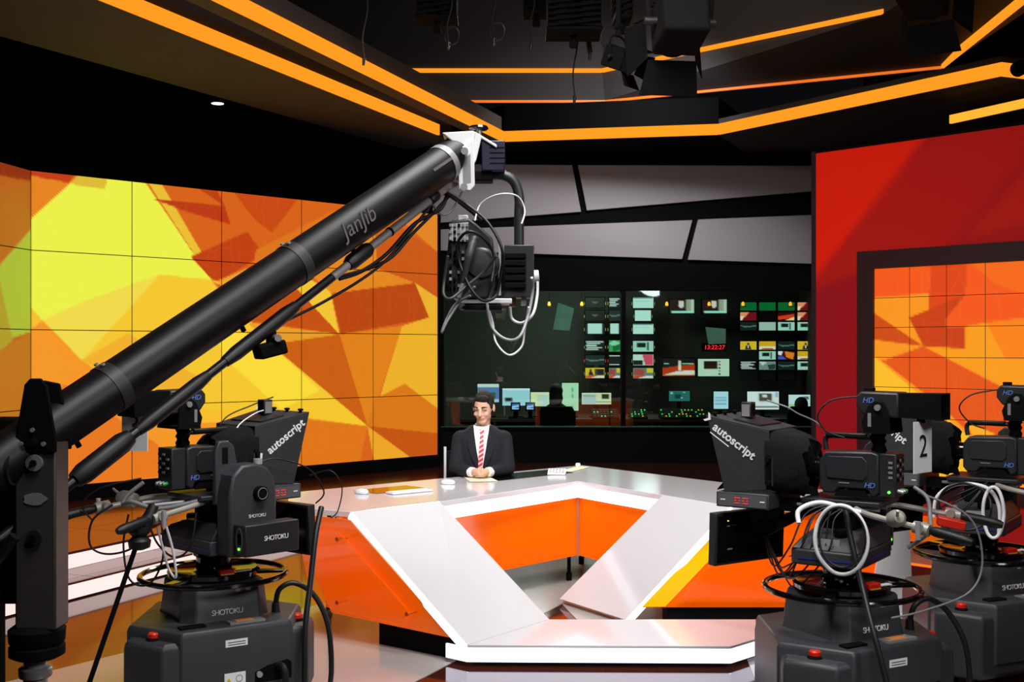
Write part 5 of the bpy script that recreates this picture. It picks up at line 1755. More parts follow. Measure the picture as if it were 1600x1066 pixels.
C1, C2, C3 = (1.51, 5.20, 0), (2.52, 6.09, 0), (-1.45, 5.52, 0)
T1, T2, T3 = math.radians(55), math.radians(55), math.radians(-43)
pedestal('black wheeled camera pedestal nearest the right, standing before the desk', C1, math.radians(28))
pedestal('black camera pedestal cut by the right edge of the picture', C2, math.radians(24))
pedestal('black wheeled camera pedestal left of the desk', C3, math.radians(33))
for C, T, w in ((C1, T1, 'under the camera with the number two card'), (C2, T2, 'under the rightmost camera'), (C3, T3, 'left of the desk, upright arm facing the viewer')):
    pan_head('charcoal pan and tilt head ' + w, C, T)
for C, T, w in ((C1, T1, 'below the number two card'), (C2, T2, 'cut by the right picture edge'), (C3, T3, 'on the left, seen from behind under the crane')):
    studio_camera('black broadcast camera ' + w, C, T)
for C, T, w in ((C1, T1, 'hiding the desk on the right'), (C2, T2, 'partly hidden behind the number two card'), (C3, T3, 'on the left camera, seen from behind')):
    teleprompter('black hooded teleprompter ' + w, C, T, .07 if C is not C3 else -.09, -.38 if C is not C3 else .1)


def number_card(label, C, T, digit, off_, yaw):
    t = thing('number_card', label, 'sign', local(C, T)(*off_), T + yaw)
    MB().box((0, 0, .11), (.15, .003, .225)).build('card', WHITE, t, 0)
    if digit:
        lettering(digit, .14, mat('black_ink', '050505', .7), t, frame((0, -.004, .11), (1, 0, 0), (0, 0, 1)), .0006)
    MB().bx(-.015, .015, -.004, .02, .215, .24).build('clip', BLACK, t)
    return t


number_card('white card with a black 2 hung under the viewfinder', C1, T1, '2', (-.03, -.37, 1.165), -.25)
number_card('white number card hung behind the left camera, mostly covered by the crane rod', C3, T3, '3', (-.03, -.40, 1.235), .35)
# cables: white and black loops hanging on the right hand camera heads
f1, f2, f3 = local(C1, T1), local(C2, T2), local(C3, T3)


def loop_pts(f, a, cy, cz, ry, rz_, n=14, wob=.0, seed=1):
    r_ = random.Random(seed)
    return [f(a + r_.uniform(-wob, wob), cy + ry * math.cos(2 * math.pi * k / n), cz + rz_ * math.sin(2 * math.pi * k / n)) for k in range(n)]


cable('thick white cable loop hanging on the near right camera head', loop_pts(f1, -.27, -.09, .875, .115, .15, wob=.006), .009, WHITECAB, 4, True, 'cable_loop')
cable('thin black cable loop beside the white loop on the near right camera', loop_pts(f1, -.29, -.1, .89, .10, .13, wob=.01, seed=4), .005, BLACKCAB, 4, True, 'cable_loop')
cable('white cable arching from camera to loop on the near right camera', [f1(-.27, .10, .93), f1(-.24, .11, .985), f1(-.2, .03, 1.02), f1(-.2, -.1, 1.0), f1(-.15, -.22, .97)], .011, WHITECAB)
cable('flat black strap falling from the near right camera to the floor', [P(1320, 790, 4.98), P(1331, 850, 4.92), P(1346, 910, 4.86), P(1364, 985, 4.72), P(1385, 1066, 4.66), P(1400, 1150, 4.62), P(1404, 1199, 4.62)], .013, BLACKCAB)
cable('white cable arc on the rightmost camera head', [f2(-.26, .18, .82), f2(-.27, .16, .93), f2(-.26, .06, 1.0), f2(-.25, -.08, .99), f2(-.25, -.14, .9), f2(-.25, -.14, .76)], .010, WHITECAB)
cable('second white cable arc on the rightmost camera head', loop_pts(f2, -.28, -.12, .87, .05, .13, wob=.006, seed=7), .009, WHITECAB, 4, True, 'cable_loop')
cable('black cable loop on the rightmost camera head', loop_pts(f2, -.28, .02, .89, .13, .12, wob=.012, seed=9), .007, BLACKCAB, 4, True, 'cable_loop')
cable('grey camera cable running from the near right camera to its pan bar', [f1(-.05, -.34, 1.1), f1(-.07, -.4, 1.06), f1(-.1, -.42, .99), f1(-.2, -.44, .93), f1(-.22, -.36, .86)], .009, GREYCAB)
cable('thin grey wire hanging from the near right pan bar over the ring', [f1(-.06, -.36, 1.08), f1(.02, -.55, .98), f1(.05, -.6, .8), f1(.0, -.56, .66), f1(-.12, -.4, .58), f1(-.25, -.3, .56)], .0045, GREYCAB)
cable('black viewfinder cable looping in front of the near right viewfinder', [f1(-.02, -.09, 1.49), f1(-.05, .03, 1.47), f1(-.06, .09, 1.4), f1(-.04, .06, 1.33), f1(-.02, -.02, 1.30)], .004, BLACKCAB)
cable('black viewfinder cable of the rightmost camera', [f2(-.02, -.09, 1.49), f2(-.05, .04, 1.46), f2(-.06, .1, 1.39), f2(-.04, .05, 1.31), f2(-.02, -.02, 1.28)], .004, BLACKCAB)
rc = random.Random(12)
names1 = ['upper', 'middle', 'lower', 'longest', 'shortest', 'innermost', 'outermost']
for k, wv_ in enumerate(names1):
    y0, z0_ = .41 - .02 * k, .84 + .005 * k
    cable('thin black prompter wire, %s loop below the near right hood' % wv_,
          [f1(.09, .425, .85), f1(-.02, .36 - .02 * k, .78 - .03 * k), f1(-.16, .26 - .025 * k, .70 + rc.uniform(-.05, .07)), f1(-.22, .16 - .03 * k, .80 + rc.uniform(-.05, .05)),
           f1(-.14, .1 - .02 * k, .96 + rc.uniform(-.03, .03)), f1(-.06, -.1, 1.02)], .004, BLACKCAB)
for k, wv_ in enumerate(names1[:4]):
    cable('thin black wire, %s loop on the rightmost camera' % wv_,
          [f2(.05, .3, .98), f2(-.1, .24 - .03 * k, .86 - .02 * k), f2(-.2, .1 - .02 * k, .9 + rc.uniform(-.05, .05)), f2(-.1, -.05, 1.0)], .005, BLACKCAB)
cable('black cable loop hanging from the left camera control handle, left one', [f3(-.2, -.42, .97), f3(-.24, -.5, .90), f3(-.26, -.5, .78), f3(-.2, -.44, .74), f3(-.1, -.36, .78), f3(-.05, -.34, .9)], .005, BLACKCAB)
cable('black cable loop hanging from the left camera control handle, middle one', [f3(-.05, -.42, .94), f3(-.06, -.44, .8), f3(-.04, -.42, .64), f3(.03, -.36, .62), f3(.08, -.32, .74), f3(.1, -.34, .92)], .005, BLACKCAB)
cable('black cable loop hanging from the left camera control handle, right one', [f3(.12, -.42, .93), f3(.14, -.38, .82), f3(.15, -.3, .75), f3(.2, -.25, .8), f3(.2, -.22, .95)], .005, BLACKCAB)
cable('grey cable rising from the left camera body to its control arm', [f3(-.06, -.34, 1.08), f3(-.1, -.4, 1.02), f3(-.1, -.42, .98), f3(-.02, -.42, 1.0), f3(.08, -.34, .97), f3(.18, -.2, 1.0)], .010, GREYCAB)
cable('thin black wire arching over the left control handle', [f3(-.06, -.35, 1.1), f3(-.16, -.5, 1.06), f3(-.24, -.55, .98), f3(-.24, -.5, .9)], .004, BLACKCAB)
cable('black wire from the left prompter box hanging down the desk side', [f3(.2, .42, 1.07), f3(.32, .46, 1.1), f3(.36, .5, 1.02), f3(.33, .5, .9), f3(.3, .48, .86)], .003, BLACKCAB)
cable('black cable arching over the arm of the left camera head', [f3(.28, .05, 1.16), f3(.3, .15, 1.18), f3(.33, .32, 1.12), f3(.32, .42, 1.0), f3(.28, .4, .94)], .004, BLACKCAB)
cable('white wire draped over the left teleprompter cloth', [f3(.02, .3, 1.40), f3(.03, .22, 1.385), f3(.06, .1, 1.33), f3(.08, .06, 1.25), f3(.1, .0, 1.2)], .0035, WHITECAB)
cable('black wire hanging on the back of the left teleprompter cloth', [f3(-.02, .36, 1.46), f3(-.05, .25, 1.42), f3(-.06, .1, 1.36), f3(-.05, .05, 1.25), f3(.05, .04, 1.17)], .0035, BLACKCAB)
cable('stout black cable hanging from the left camera to the floor, right of its pedestal', [f3(.3, .42, .92), f3(.36, .34, .8), f3(.40, .28, .6), f3(.44, .22, .4), f3(.46, .2, .2), f3(.46, .2, 0)], .014, BLACKCAB)
cable('white cable hanging below the red control of the left camera', [f3(.16, -.4, .92), f3(.15, -.36, .8), f3(.13, -.32, .7), f3(.16, -.3, .66), f3(.17, -.32, .78), f3(.18, -.36, .9)], .006, WHITECAB)
cable('small wire looped over the near right teleprompter top', [f1(.0, .36, 1.46), f1(.0, .26, 1.43), f1(.03, .22, 1.40), f1(.1, .16, 1.36), f1(.12, .1, 1.3)], .004, GREYCAB)
# microphone stand like black pole and boot on the left
st3 = thing('cable_pole', 'black tapering pole leaning below the left camera handles', 'pole', (f3(-.36, -.52, 0).x, f3(-.36, -.52, 0).y, 0))
top_ = P(218, 838, 5.0) - Vector(st3.location)
bot_ = Vector((P(140, 1066, 4.9).x, 4.9, P(140, 1066, 4.9).z)) - Vector(st3.location)
dirp = (bot_ - top_)
bot_ = top_ + dirp * ((-(top_.z)) / dirp.z)
MB().tube([top_, bot_], .011, 10).build('pole', BLACK, st3)
MB().lathe([(.02, -.06), (.045, -.05), (.05, -.02), (.03, .0), (.05, .02), (.052, .04), (.02, .05)], top_, 16).build('rubber_boot', RUBBER, st3)
MB().tube(catmull([top_ + Vector((0, 0, .04)), top_ + Vector((.03, .02, .07)), top_ + Vector((.05, .04, .13))], 4), [.03, .035, .04, .035, .03, .028, .026, .024, .022], 12).build('boot_arm', RUBBER, st3)
# ------------------------------------------------------------------ camera crane
JIBTUBE = mat('satin_black_tube', '0A0A0B', 0.45, 0.0, spec=0.35)
RODM = mat('grey_rod', '96928E', 0.35, 0.2)
jb = thing('camera_crane', 'long black camera crane boom reaching up from the left on a square post', 'camera crane', (-1.36, 3.35, 0))
jo = -Vector(jb.location)


def J(x, y, d):
    return P(x, y, d) + jo


def JW(x, y, z):
    return Vector((x, y, z)) + jo


tip, mid_, tail = P(712, 243, 4.72), P(345, 467, 3.85), P(-60, 764, 3.2)
# straight axis through tip and tail
axis = (tip - tail).normalized()


def on(t, dz=0.0):
    p = tail.lerp(tip, t)
    return p + jo + Vector((0, 0, dz))


upv = Vector((0, 0, 1))
sidev = axis.cross(upv).normalized()         # to the right of the boom, towards the viewer's right
upn = sidev.cross(axis).normalized()
R_B = .078
bt = MB().tube([on(0), on(1)], R_B, 36).build('boom_tube', JIBTUBE, jb, 60)
BAND = mat('dull_band', '2C2B2B', 0.5)
for t_ in (.22, .575):
    MB().tube([on(t_), on(t_ + .018)], R_B + .0025, 36).build('joint_band', BAND, bt, 60)
    for s in (-1, 1):
        c = on(t_ + .009) + upn * (R_B + .002) + sidev * s * .02
        MB().cyl(c, c + upn * .006, .007, n=10).build('band_screw', STEEL, bt)
cw = MB().tube([on(.955), on(.968)], R_B + .003, 36).build('tip_band', GREYALU, bt, 60)
for t_ in (.15, .45, .7):
    c = on(t_) - upn * (R_B - .002)
    MB().cyl(c, c - upn * .022, .009, n=10).build('cable_knob', BLACK, bt)
# print along the boom, facing the viewer
face = (-(tail.lerp(tip, .78))).normalized()
vn = (Vector((0, 0, EYE)) - tail.lerp(tip, .78)).normalized()
vn = (vn - axis * vn.dot(axis)).normalized()
uu = vn.cross(axis).normalized()
lettering('JanJib', .085, mat('grey_print', '4A4240', .6), bt, frame(on(.705) + vn * (R_B + .001) - uu * .005, axis, uu), .0008, .35)
MB().box((0, 0, 0), (.12, .012, .002)).xf(frame(on(.93) + vn * (R_B + .001), axis, uu)).build('print_line', mat('grey_print', '4A4240', .6), bt, smooth=0)
# lower parallel rod in sections
r0, r1 = J(100, 764, 3.42), J(706, 286, 4.70)


def rod(t):
    return r0.lerp(r1, t)


rd_ = MB().tube([rod(-.3), rod(.62)], .0165, 18).build('lower_rod', mat('dark_rod', '262524', 0.35, 0.5), jb, 60)
MB().tube([rod(.62), rod(1.0)], .0165, 18).build('lower_rod', RODM, jb, 60)
for a, b_, r_ in ((.02, .13, .034), (.145, .30, .024), (.34, .52, .026), (.665, .73, .030), (.92, .95, .022)):
    MB().tube([rod(a), rod(a + (b_ - a) * .15), rod(b_ - (b_ - a) * .15), rod(b_)], [r_ * .75, r_, r_, r_ * .75], 18).build('rod_sleeve', RUBBER, rd_, 60)
MB().tube([rod(.79), rod(.795)], .019, 18).build('rod_ring', BLACK, rd_)
# monitor-arm block hung below the rod
hb = rod(.455)
MB().box(hb + Vector((-.005, 0, -.085)), (.1, .1, .05), rz=.5, ry=-.25).build('clamp_block', BLACK, jb, bevel=.008)
MB().bx(hb.x - .016, hb.x + .016, hb.y - .016, hb.y + .016, hb.z - .07, hb.z + .02).build('clamp_neck', BLACK, jb, bevel=.004)
MB().cyl(hb + Vector((.02, -.02, -.045)), hb + Vector((.035, -.05, -.045)), .013, n=14).build('clamp_screw', GREYALU, jb)
# post at the left with cheek plates, labels and chrome shaft
px_ = P(66, 850, 3.32)
pw = .118
base = Vector((px_.x, 3.32, 0)) + jo
MB().bx(base.x - pw * .5, base.x + pw * .5, base.y - .05, base.y + .05, .89, 1.43).build('post', mat('dark_anodised', '4A4640', 0.45, 0.4), jb, bevel=.006)
ck_ = MB().prism([(base.x + x, base.y - .06, z) for x, z in ((-.052, 1.405), (.064, 1.405), (.064, 1.44), (.038, 1.595), (.02, 1.618), (-.012, 1.618), (-.028, 1.60), (-.055, 1.44))], (0, .012, 0)).build('cheek_plate', BLACK, jb, 30, bevel=.004)
for x, z in ((.03, 1.43), (-.035, 1.43), (-.002, 1.47)):
    MB().cyl((base.x + x, base.y - .061, z), (base.x + x, base.y - .067, z), .0065, n=12).build('cheek_bolt', GREYALU, ck_)
MB().cyl((base.x - .0, base.y - .06, 1.435), (base.x, base.y - .08, 1.435), .012, n=14).build('pivot', BLACK, ck_)
MB().prism([(base.x + x, base.y + .05, z) for x, z in ((-.052, 1.405), (.064, 1.405), (.064, 1.44), (.03, 1.60), (-.02, 1.61), (-.055, 1.44))], (0, .012, 0)).build('cheek_plate', BLACK, jb, 30, bevel=.004)
for z, rr_ in ((1.375, .024), (1.16, .022)):
    MB().cyl((base.x + .0, base.y - .05, z), (base.x, base.y - .06, z), rr_, n=22).build('washer', GREYALU if z > 1.2 else DARKALU, jb)
    MB().cyl((base.x + .0, base.y - .06, z), (base.x, base.y - .068, z), .010, n=6).build('bolt_head', BLACK, jb)
MB().prism([(base.x + .033 * math.cos(a) * (1 + .12 * math.cos(5 * a)), base.y - .0505, 1.27 + .018 * math.sin(a)) for a in [2 * math.pi * k / 30 for k in range(30)]], (0, -.002, 0)).build('maker_badge', GREYALU, jb, 0)
MB().lathe([(.06, .80), (.078, .81), (.078, .835), (.072, .84), (.078, .85), (.08, .885), (.06, .90), (.01, .9)], (base.x - .015, base.y, 0), 28).build('collar', BLACK, jb)
MB().lathe([(.034, .1), (.034, .81), (.01, .815)], (base.x - .02, base.y, 0), 24).build('shaft', STEEL, jb)
MB().lathe([(.045, .745), (.047, .75), (.047, .77), (.04, .775), (.01, .776)], (base.x - .02, base.y, 0), 24).build('shaft_collar', STEEL, jb)
MB().lathe([(.09, .0), (.09, .6), (.075, .68), (.05, .70), (.01, .7)], (base.x - .02, base.y, 0), 24).build('stand_tube', BLACK, jb)
for k in range(3):
    a = 2 * math.pi * k / 3 + 2.4
    MB().tube([Vector((base.x - .02, base.y, .45)), Vector((base.x - .02 + .55 * math.cos(a), base.y + .55 * math.sin(a), .03))], .025, 10).build('stand_leg', BLACK, jb)
# rear fork beside the post and bulky rear parts at the picture edge
MB().bx(base.x - .17, base.x - .06, base.y + .02, base.y + .1, .95, 1.5).build('rear_bracket', BLACK, jb, bevel=.01)
MB().cyl((base.x - .12, base.y - .06, 1.36), (base.x - .055, base.y - .06, 1.36), .05, n=24).build('brake_drum', DARKALU, jb)
MB().tube(catmull([(base.x - .25, base.y, 1.02), (base.x - .12, base.y - .08, 1.07), (base.x - .04, base.y - .09, 1.17)], 6), .016, 10).build('rear_hose', RUBBER, jb)
MB().tube([J(-60, 800, 3.3), J(48, 752, 3.36)], .022, 12).build('rear_rod', RUBBER, jb)
MB().bx(base.x - .155, base.x - .115, base.y - .02, base.y + .02, .1, 1.0).build('rear_column', BLACK, jb, bevel=.004)

# head bracket at the boom tip
hbk = MB()
c = on(1.0)
hbk.prism([J(x, y, 4.66) for x, y in ((690, 207), (741, 204), (741, 232), (716, 260), (714, 228))], (0, .15, 0))
hd_ = hbk.build('head_bracket', WHITEMET, jb, 30, bevel=.006)
for dd in (4.65, 4.81):
    MB().prism([J(x, y, dd) for x, y in ((718, 232), (740, 218), (742, 290), (735, 298), (717, 296), (716, 262))], (0, .012, 0)).build('head_plate', WHITEMET, hd_, 30, bevel=.003)
MB().prism([J(x, y, 4.66) for x, y in ((741, 205), (776, 226), (776, 231), (752, 216), (744, 250), (740, 258))], (0, .02, 0)).build('gusset', WHITEMET, hd_, 0, bevel=.003)
MB().prism([J(x, y, 4.648) for x, y in ((723, 250), (735, 240), (736, 285), (724, 288))], (0, .002, 0)).build('plate_slot', GREYALU, hd_, 0)
for x, y in ((726, 236), (725, 292)):
    MB().cyl(J(x, y, 4.66), J(x, y, 4.60), .015, n=14).build('pivot_bolt', STEEL, hd_)
MB().lathe([(.0, .0), (.035, .002), (.042, .008), (.036, .018), (.006, .02)], J(748, 204, 4.74), 26).build('top_knob', GLOSSBLK, hd_)
MB().cyl(J(748, 212, 4.74), J(748, 203, 4.74), .012, n=12).build('knob_stem', STEEL, hd_)
MB().tube([J(690, 296, 4.69), J(722, 280, 4.72)], .017, 14).build('rod_eye', GREYALU, hd_)
MB().cyl(J(684, 293, 4.66), J(702, 288, 4.66), .02, n=14).build('eye_clamp', STEEL, hd_)
MB().bx(J(668, 0, 4.74).x, J(726, 0, 4.74).x, 4.68 + jo.y, 4.79 + jo.y, J(0, 288, 4.74).z, J(0, 250, 4.74).z).build('tip_block', WHITEMET, hd_, bevel=.01)
# motor box and the bent arm of the remote head
mb_ = MB().bx(J(753, 0, 4.74).x, J(789, 0, 4.74).x, 4.67 + jo.y, 4.81 + jo.y, J(0, 271, 4.74).z, J(0, 224, 4.74).z).build('pan_motor', NAVY, jb, bevel=.005)
for k in range(4):
    zz = J(0, 236 + k * 8, 4.74).z
    MB().bx(J(766, 0, 4.74).x, J(790, 0, 4.74).x, 4.668 + jo.y, 4.672 + jo.y, zz, zz + .004).build('cooling_line', BLACK, mb_, smooth=0)
MB().bx(J(735, 0, 4.74).x, J(770, 0, 4.74).x, 4.69 + jo.y, 4.79 + jo.y, J(0, 285, 4.74).z, J(0, 270, 4.74).z).build('arm_socket', BLACK, mb_, bevel=.006)
MB().tube(catmull([J(755, 274, 4.74), J(785, 274, 4.74), J(803, 284, 4.74), J(811, 308, 4.74), J(811, 340, 4.74), J(811, 388, 4.74)], 8), .021, 20).build('bent_arm', CAMBLK, jb, 60)
tb = MB().bx(J(788, 0, 4.74).x, J(834, 0, 4.74).x, 4.67 + jo.y, 4.81 + jo.y, J(0, 466, 4.74).z, J(0, 385, 4.74).z).build('tilt_motor', CAMBLK, jb, bevel=.004)
for k in range(5):
    zz = J(0, 398 + k * 11.5, 4.74).z
    MB().bx(J(789, 0, 4.67).x, J(822, 0, 4.67).x, 4.655 + jo.y, 4.67 + jo.y, zz - .022, zz).build('motor_rib', BLACK, tb, bevel=.003)
MB().cyl(J(834, 432, 4.74), J(842, 431, 4.74), .026, .024, 20).build('balance_knob', WHITEMET, tb)
MB().cyl(J(826, 432, 4.74), J(836, 432, 4.74), .012, n=12).build('knob_stem', STEEL, tb)
MB().bx(J(779, 0, 4.74).x, J(783, 0, 4.74).x, 4.70 + jo.y, 4.73 + jo.y, J(0, 462, 4.74).z, J(0, 377, 4.74).z).build('side_rail', STEEL, tb)
MB().bx(J(796, 0, 4.74).x, J(806, 0, 4.74).x, 4.70 + jo.y, 4.74 + jo.y, J(0, 480, 4.74).z, J(0, 466, 4.74).z).build('connector', mat('brass', '8A6A40', .35, .9), tb)
MB().bx(J(814, 0, 4.74).x, J(822, 0, 4.74).x, 4.70 + jo.y, 4.74 + jo.y, J(0, 478, 4.74).z, J(0, 466, 4.74).z).build('connector', STEEL, tb)
MB().bx(J(718, 0, 4.74).x, J(800, 0, 4.74).x, 4.64 + jo.y, 4.84 + jo.y, J(0, 476, 4.74).z, J(0, 468, 4.74).z).build('cradle', WHITEMET, jb, bevel=.004)
MB().bx(J(722, 0, 4.74).x, J(784, 0, 4.74).x, 4.62 + jo.y, 4.86 + jo.y, J(0, 486, 4.74).z, J(0, 478, 4.74).z).build('cradle', BLACK, jb, bevel=.004)
MB().cyl(J(722, 480, 4.70), J(722, 480, 4.62), .014, n=16).build('cradle_knob', GREYALU, jb)

# the camera carried by the remote head, seen from the rear
kc = thing('remote_camera', 'black camera with many switches hung in the crane remote head', 'camera', P(737, 470, 4.74))
ko = -Vector(kc.location)


def K(x, y, d=4.74):
    return P(x, y, d) + ko


bd = MB().prism([K(x, y, 4.62) for x, y in ((703, 345), (733, 341), (745, 350), (770, 372), (772, 440), (764, 466), (706, 466), (697, 440), (699, 392))], (0, .30, 0)).build('body', CAMBLK, kc, 30, bevel=.008)
MB().prism([K(x, y, 4.612) for x, y in ((704, 350), (732, 347), (731, 378), (702, 376))], (0, .008, 0)).build('rear_panel', mat('silver_panel', 'B4B4B6', .35, .1), bd, 0)
rk = random.Random(5)
for i in range(5):
    for j in range(10):
        x, y = 704 + i * 6.5, 352 + j * 10.5
        if j > 2 and rk.random() < .25:
            continue
        p = K(x, y, 4.605)
        MB().bx(p.x - .005, p.x + .005, p.y - .006, p.y + .008, p.z - .006, p.z + .006).build('switch', rk.choice([STEEL, BLACK, GREYALU, BLACK]), bd, smooth=0)
MB().box(K(724, 343, 4.66), (.04, .06, .03)).build('top_shoe', WHITEMET, bd, bevel=.004)
MB().lathe([(.03, 0), (.06, .01), (.075, .05), (.075, .11), (.06, .16), (.03, .17)], K(752, 410, 4.60), 28, (0, 1, 0)).build('side_drum', mat('smoky_grey', '4A4848', .25, .3), bd)
MB().tube(catmull([K(742, 372, 4.58), K(735, 392, 4.55), K(730, 412, 4.55), K(724, 440, 4.57)], 5), [.016, .017, .016, .018, .016, .018, .016, .018, .016, .015, .014, .013, .012, .012, .012, .012], 12).build('cable_boot', mat('grey_rubber', '3A3A3C', .5), bd)
MB().cyl(K(725, 438, 4.57), K(717, 465, 4.58), .010, n=10).build('silver_plug', STEEL, bd)
MB().lathe([(.03, 0), (.045, .02), (.05, .12), (.02, .13)], K(735, 420, 4.92), 24, (0, 1, 0)).build('lens', GLOSSBLK, bd)
# loose cables round the crane head
cj = [
    ('black cable looping over the crane camera, wide loop', [(700, 300), (730, 320), (764, 350), (785, 392), (782, 430), (775, 462), (755, 470), (735, 450), (718, 410), (715, 380), (732, 362), (755, 372), (772, 400), (768, 440)], .006, BLACKCAB, 4.56),
    ('grey cable hanging left of the crane camera down to a point', [(742, 448), (720, 470), (700, 500), (690, 520), (698, 498), (712, 475), (735, 462)], .005, GREYCAB, 4.56),
    ('dark cable loop hanging at the lower left of the crane camera', [(700, 400), (694, 440), (694, 462), (706, 466), (730, 446), (756, 425), (776, 400)], .006, mat('dark_grey_cable', '3A3A3C', .5), 4.55),
    ('white cable hanging below the crane camera, longest loop', [(762, 478), (770, 505), (775, 535), (795, 555), (815, 542), (820, 515), (826, 480)], .0045, WHITECAB, 4.62),
    ('pale cable hanging below the crane camera, middle loop', [(760, 470), (768, 510), (790, 530), (812, 526), (826, 490), (833, 450), (831, 434)], .006, mat('pale_grey_cable', 'A8A8AC', .5), 4.60),
    ('white cable looping from the tilt motor to its knob', [(797, 480), (800, 498), (815, 505), (832, 492), (839, 465), (840, 440)], .006, WHITECAB, 4.66),
    ('thin white wire arching beside the bent crane arm', [(742, 345), (750, 320), (772, 306), (796, 303), (812, 310), (820, 330), (815, 350)], .0035, WHITECAB, 4.68),
    ('black cable running from the crane rod down to the camera, upper', [(672, 300), (700, 305), (735, 330), (752, 345)], .007, BLACKCAB, 4.62),
    ('black cable running along the crane rod', [(700, 300), (690, 325), (672, 336), (645, 352), (605, 396), (565, 424), (530, 436)], .008, BLACKCAB, 4.5),
    ('second black cable hanging along the crane rod', [(702, 306), (676, 334), (644, 366), (612, 402), (575, 420), (532, 432)], .007, BLACKCAB, 4.46),
    ('long black cable sagging below the crane rod', [(690, 300), (650, 350), (605, 405), (560, 440), (500, 475), (450, 500), (428, 512)], .006, BLACKCAB, 4.4),
    ('grey cable hugging the end of the crane rod', [(722, 300), (705, 330), (690, 335), (676, 318), (684, 300), (668, 330)], .005, GREYCAB, 4.58),
]
for lab, pts, r_, m, d in cj:
    L_ = len(pts)
    long_ = 'rod' in lab
    q = [P(x, y, (d - (.0 if not long_ else (706 - x) / 606 * 1.25 * .98)) + .03 * math.sin(i * 1.7)) for i, (x, y) in enumerate(pts)]
    if long_:
        q = [P(x, y, 3.42 + (x - 100) / 606 * 1.28 + .05) for x, y in pts]
    cable(lab, q, r_, m, 6)
# ------------------------------------------------------------------ lighting grid overhead
def fresnel(label, loc, rz, sc, tilt=.5, small=False):
    t = thing('stage_light', label, 'stage light', loc, rz)
    t.scale = (sc, sc, sc)
    RX = Matrix.Rotation(tilt, 4, 'X')
    hs = MB().box((0, 0, 0), (.26, .30, .26)).cyl((0, -.15, 0), (0, -.19, 0), .12, n=24).xf(RX).build('housing', FIXTURE, t, bevel=.02)
    MB().lathe([(.005, 0), (.105, .0), (.11, .004), (.1, .012), (.005, .02)], (0, -.195, 0), 24, (0, -1, 0)).xf(RX).build('lens', mat('dark_lens', '1A1A1C', .1), hs)
    for k in range(5):
        MB().bx(-.135, .135, -.08 + k * .04, -.065 + k * .04, .13, .14).xf(RX).build('vent_rib', FIXTURE, hs, smooth=0)
    # barn doors: four flaps
    for pts in ([(-.14, -.2, -.13), (.14, -.2, -.13), (.17, -.33, -.28), (-.17, -.33, -.28)], [(-.14, -.2, .13), (.14, -.2, .13), (.17, -.38, .2), (-.17, -.38, .2)],
                [(-.14, -.2, -.12), (-.14, -.2, .12), (-.22, -.36, .15), (-.22, -.36, -.15)], [(.14, -.2, -.12), (.14, -.2, .12), (.22, -.36, .15), (.22, -.36, -.15)]):
        MB().prism(pts, (0, .006, 0) if abs(pts[0][0] + pts[1][0]) < .01 else (.006, 0, 0)).xf(RX).build('barn_door', FIXTURE, t, 0)
    yk = MB().tube(catmull([(-.17, 0, 0), (-.18, 0, .12), (-.15, 0, .24), (0, 0, .28), (.15, 0, .24), (.18, 0, .12), (.17, 0, 0)], 5), .014, 8).build('yoke', FIXTURE, t)
    for s in (-1, 1):
        MB().cyl((s * .13, 0, 0), (s * .2, 0, 0), .022, n=14).build('yoke_knob', DARKALU, yk)
    MB().lathe([(.03, .27), (.035, .30), (.03, .36), (.03, 1.2), (.005, 1.21)], n=14).build('hanger', FIXTURE, t)
    MB().box((0, 0, .40), (.1, .06, .08)).build('clamp', FIXTURE, t, bevel=.01)
    MB().tube(catmull([(-.1, .1, .1), (-.2, .12, .2), (-.17, .1, .34), (-.06, .05, .42), (0, .02, .6)], 5), .009, 8).build('power_lead', RUBBER, t)
    return t


fresnel('large black stage light with open barn doors, top centre', P(1062, 34, 7.0), math.pi + .12, 1.12, .25)
fresnel('black stage light with barn doors at the top right', P(1442, -18, 8.0), math.pi - .6, 1.15, .25)
fresnel('small black spotlight beside the large stage light', P(966, 92, 7.6), .9, .55, .4)
cl_ = thing('cable_clip', 'round black bracket on the ceiling strip at the right edge', 'bracket', P(1596, 105, 10.3))
MB().cyl((0, 0, 0), (0, .08, 0), .07, n=24).build('disc', FIXTURE, cl_)


def pantograph(label, x, y, d, w, n, h, depth=.25):
    """a scissor hanger: crossed bars in rows, end plate and lamp spigot"""
    p = P(x, y, d)
    t = thing('lamp_hanger', label, 'lamp hanger', p)
    for k in range(n):
        z = .06 + k * h
        for s in (-1, 1):
            for yy in (-depth / 2, depth / 2):
                MB().box((0, yy + .012 * s, z + h / 2), (w * 1.05, .012, .02), ry=s * math.atan2(h, w)).build('scissor_bar', FIXTURE, t, smooth=0)
        for s in (-1, 1):
            MB().cyl((s * w / 2, -depth / 2 - .02, z), (s * w / 2, depth / 2 + .02, z), .012, n=8).build('pivot_rod', FIXTURE, t)
    MB().bx(-w * .55, w * .55, -depth / 2, depth / 2, .03, .055).build('end_plate', FIXTURE, t, bevel=.005)
    MB().lathe([(.03, -.06), (.035, -.03), (.02, .0), (.03, .035), (.005, .04)], n=14).build('spigot', FIXTURE, t)
    return t


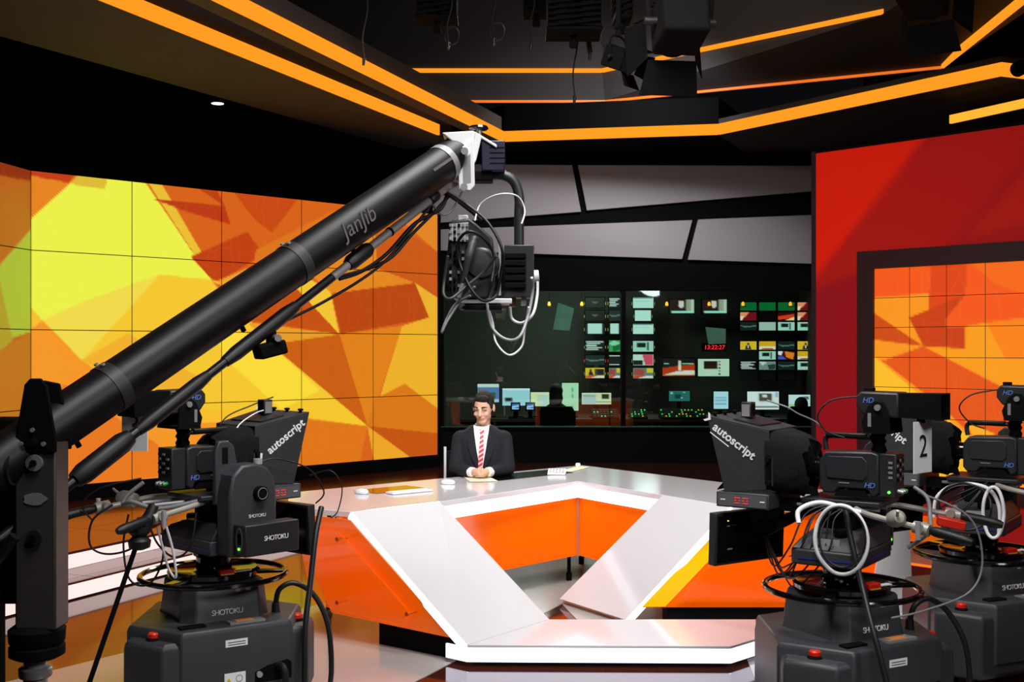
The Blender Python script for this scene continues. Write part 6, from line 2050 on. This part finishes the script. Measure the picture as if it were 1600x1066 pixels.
pantograph('folded black lamp hanger at the upper left of the grid', 683, 40, 9.0, .30, 5, .045)
pantograph('wide folded black lamp hanger near the centre of the grid', 896, 62, 8.6, .38, 8, .042, .35)
pantograph('dark lamp hanger right beside the large stage light', 972, 40, 8.4, .12, 7, .05)
pantograph('thin dark lamp hanger in the middle of the grid', 838, 30, 9.4, .2, 5, .045)
for i, (x, y, y2, lab, lp) in enumerate(((703, 45, 66, 'ending in a coil, left in the grid', True), (774, 20, 60, 'with a round coil, middle of the grid', True), (900, 80, 150, 'the long one hanging down below the wide hanger', False),
                                         (832, 40, 68, 'short one left of the wide hanger', False), (571, 40, 90, 'faint one at the far left of the grid', False), (924, 50, 82, 'thick short one right of the wide hanger', False))):
    d = 8.8
    a, b_ = P(x, y - 80, d), P(x - 2, y2, d)
    t = thing('hanging_cable', 'black cable hanging from the lighting grid, ' + lab, 'cable', b_, group='cables hanging from the lighting grid')
    MB().tube(catmull([a - b_, (a - b_) * .6 + Vector((.02, 0, 0)), (a - b_) * .25 + Vector((-.015, 0, 0)), Vector((0, 0, 0))], 5), .006 if i != 5 else .02, 8).build('lead', BLACKCAB, t)
    MB().cyl((0, 0, 0), (-.005, 0, -.06), .014, .010, 10).build('plug', RUBBER, t)
    if lp:
        MB().ring((.03, 0, .05), .055, .009, (.2, 1, 0), 22, 6, ry=.07).build('coil', BLACKCAB, t)
# grid pipes
for k, (y, z) in enumerate(((7.0, 4.95), (8.8, 5.25), (9.6, 5.3))):
    pipe = thing('grid_pipe', ['steel grid pipe nearest the viewer above the stage lights', 'middle steel pipe of the lighting grid', 'far steel pipe of the lighting grid'][k], 'pipe', (0.6, y, z))
    MB().cyl((-3.2, 0, 0), (3.6, 0, 0), .025, n=14).build('tube', FIXTURE, pipe)
    for x in (-2.5, 0, 2.5):
        MB().cyl((x, 0, 0), (x, 0, 6.6 - z), .012, n=8).build('drop_rod', FIXTURE, pipe)
# faint grey speaker panel hung above the ceiling strip
sp = thing('acoustic_baffle', 'dim grey panel hung on wires above the back ceiling strip', 'panel', P(962, 206, 14.2))
MB().bx(-.31, .31, 0, .05, 0, .16).build('panel', mat('dim_grey_panel', '4A4846', .8), sp, bevel=.004)
for s in (-1, 1):
    MB().tube([(s * .25, .02, .16), (0, .02, .42)], .003, 6).build('wire', GREYCAB, sp)
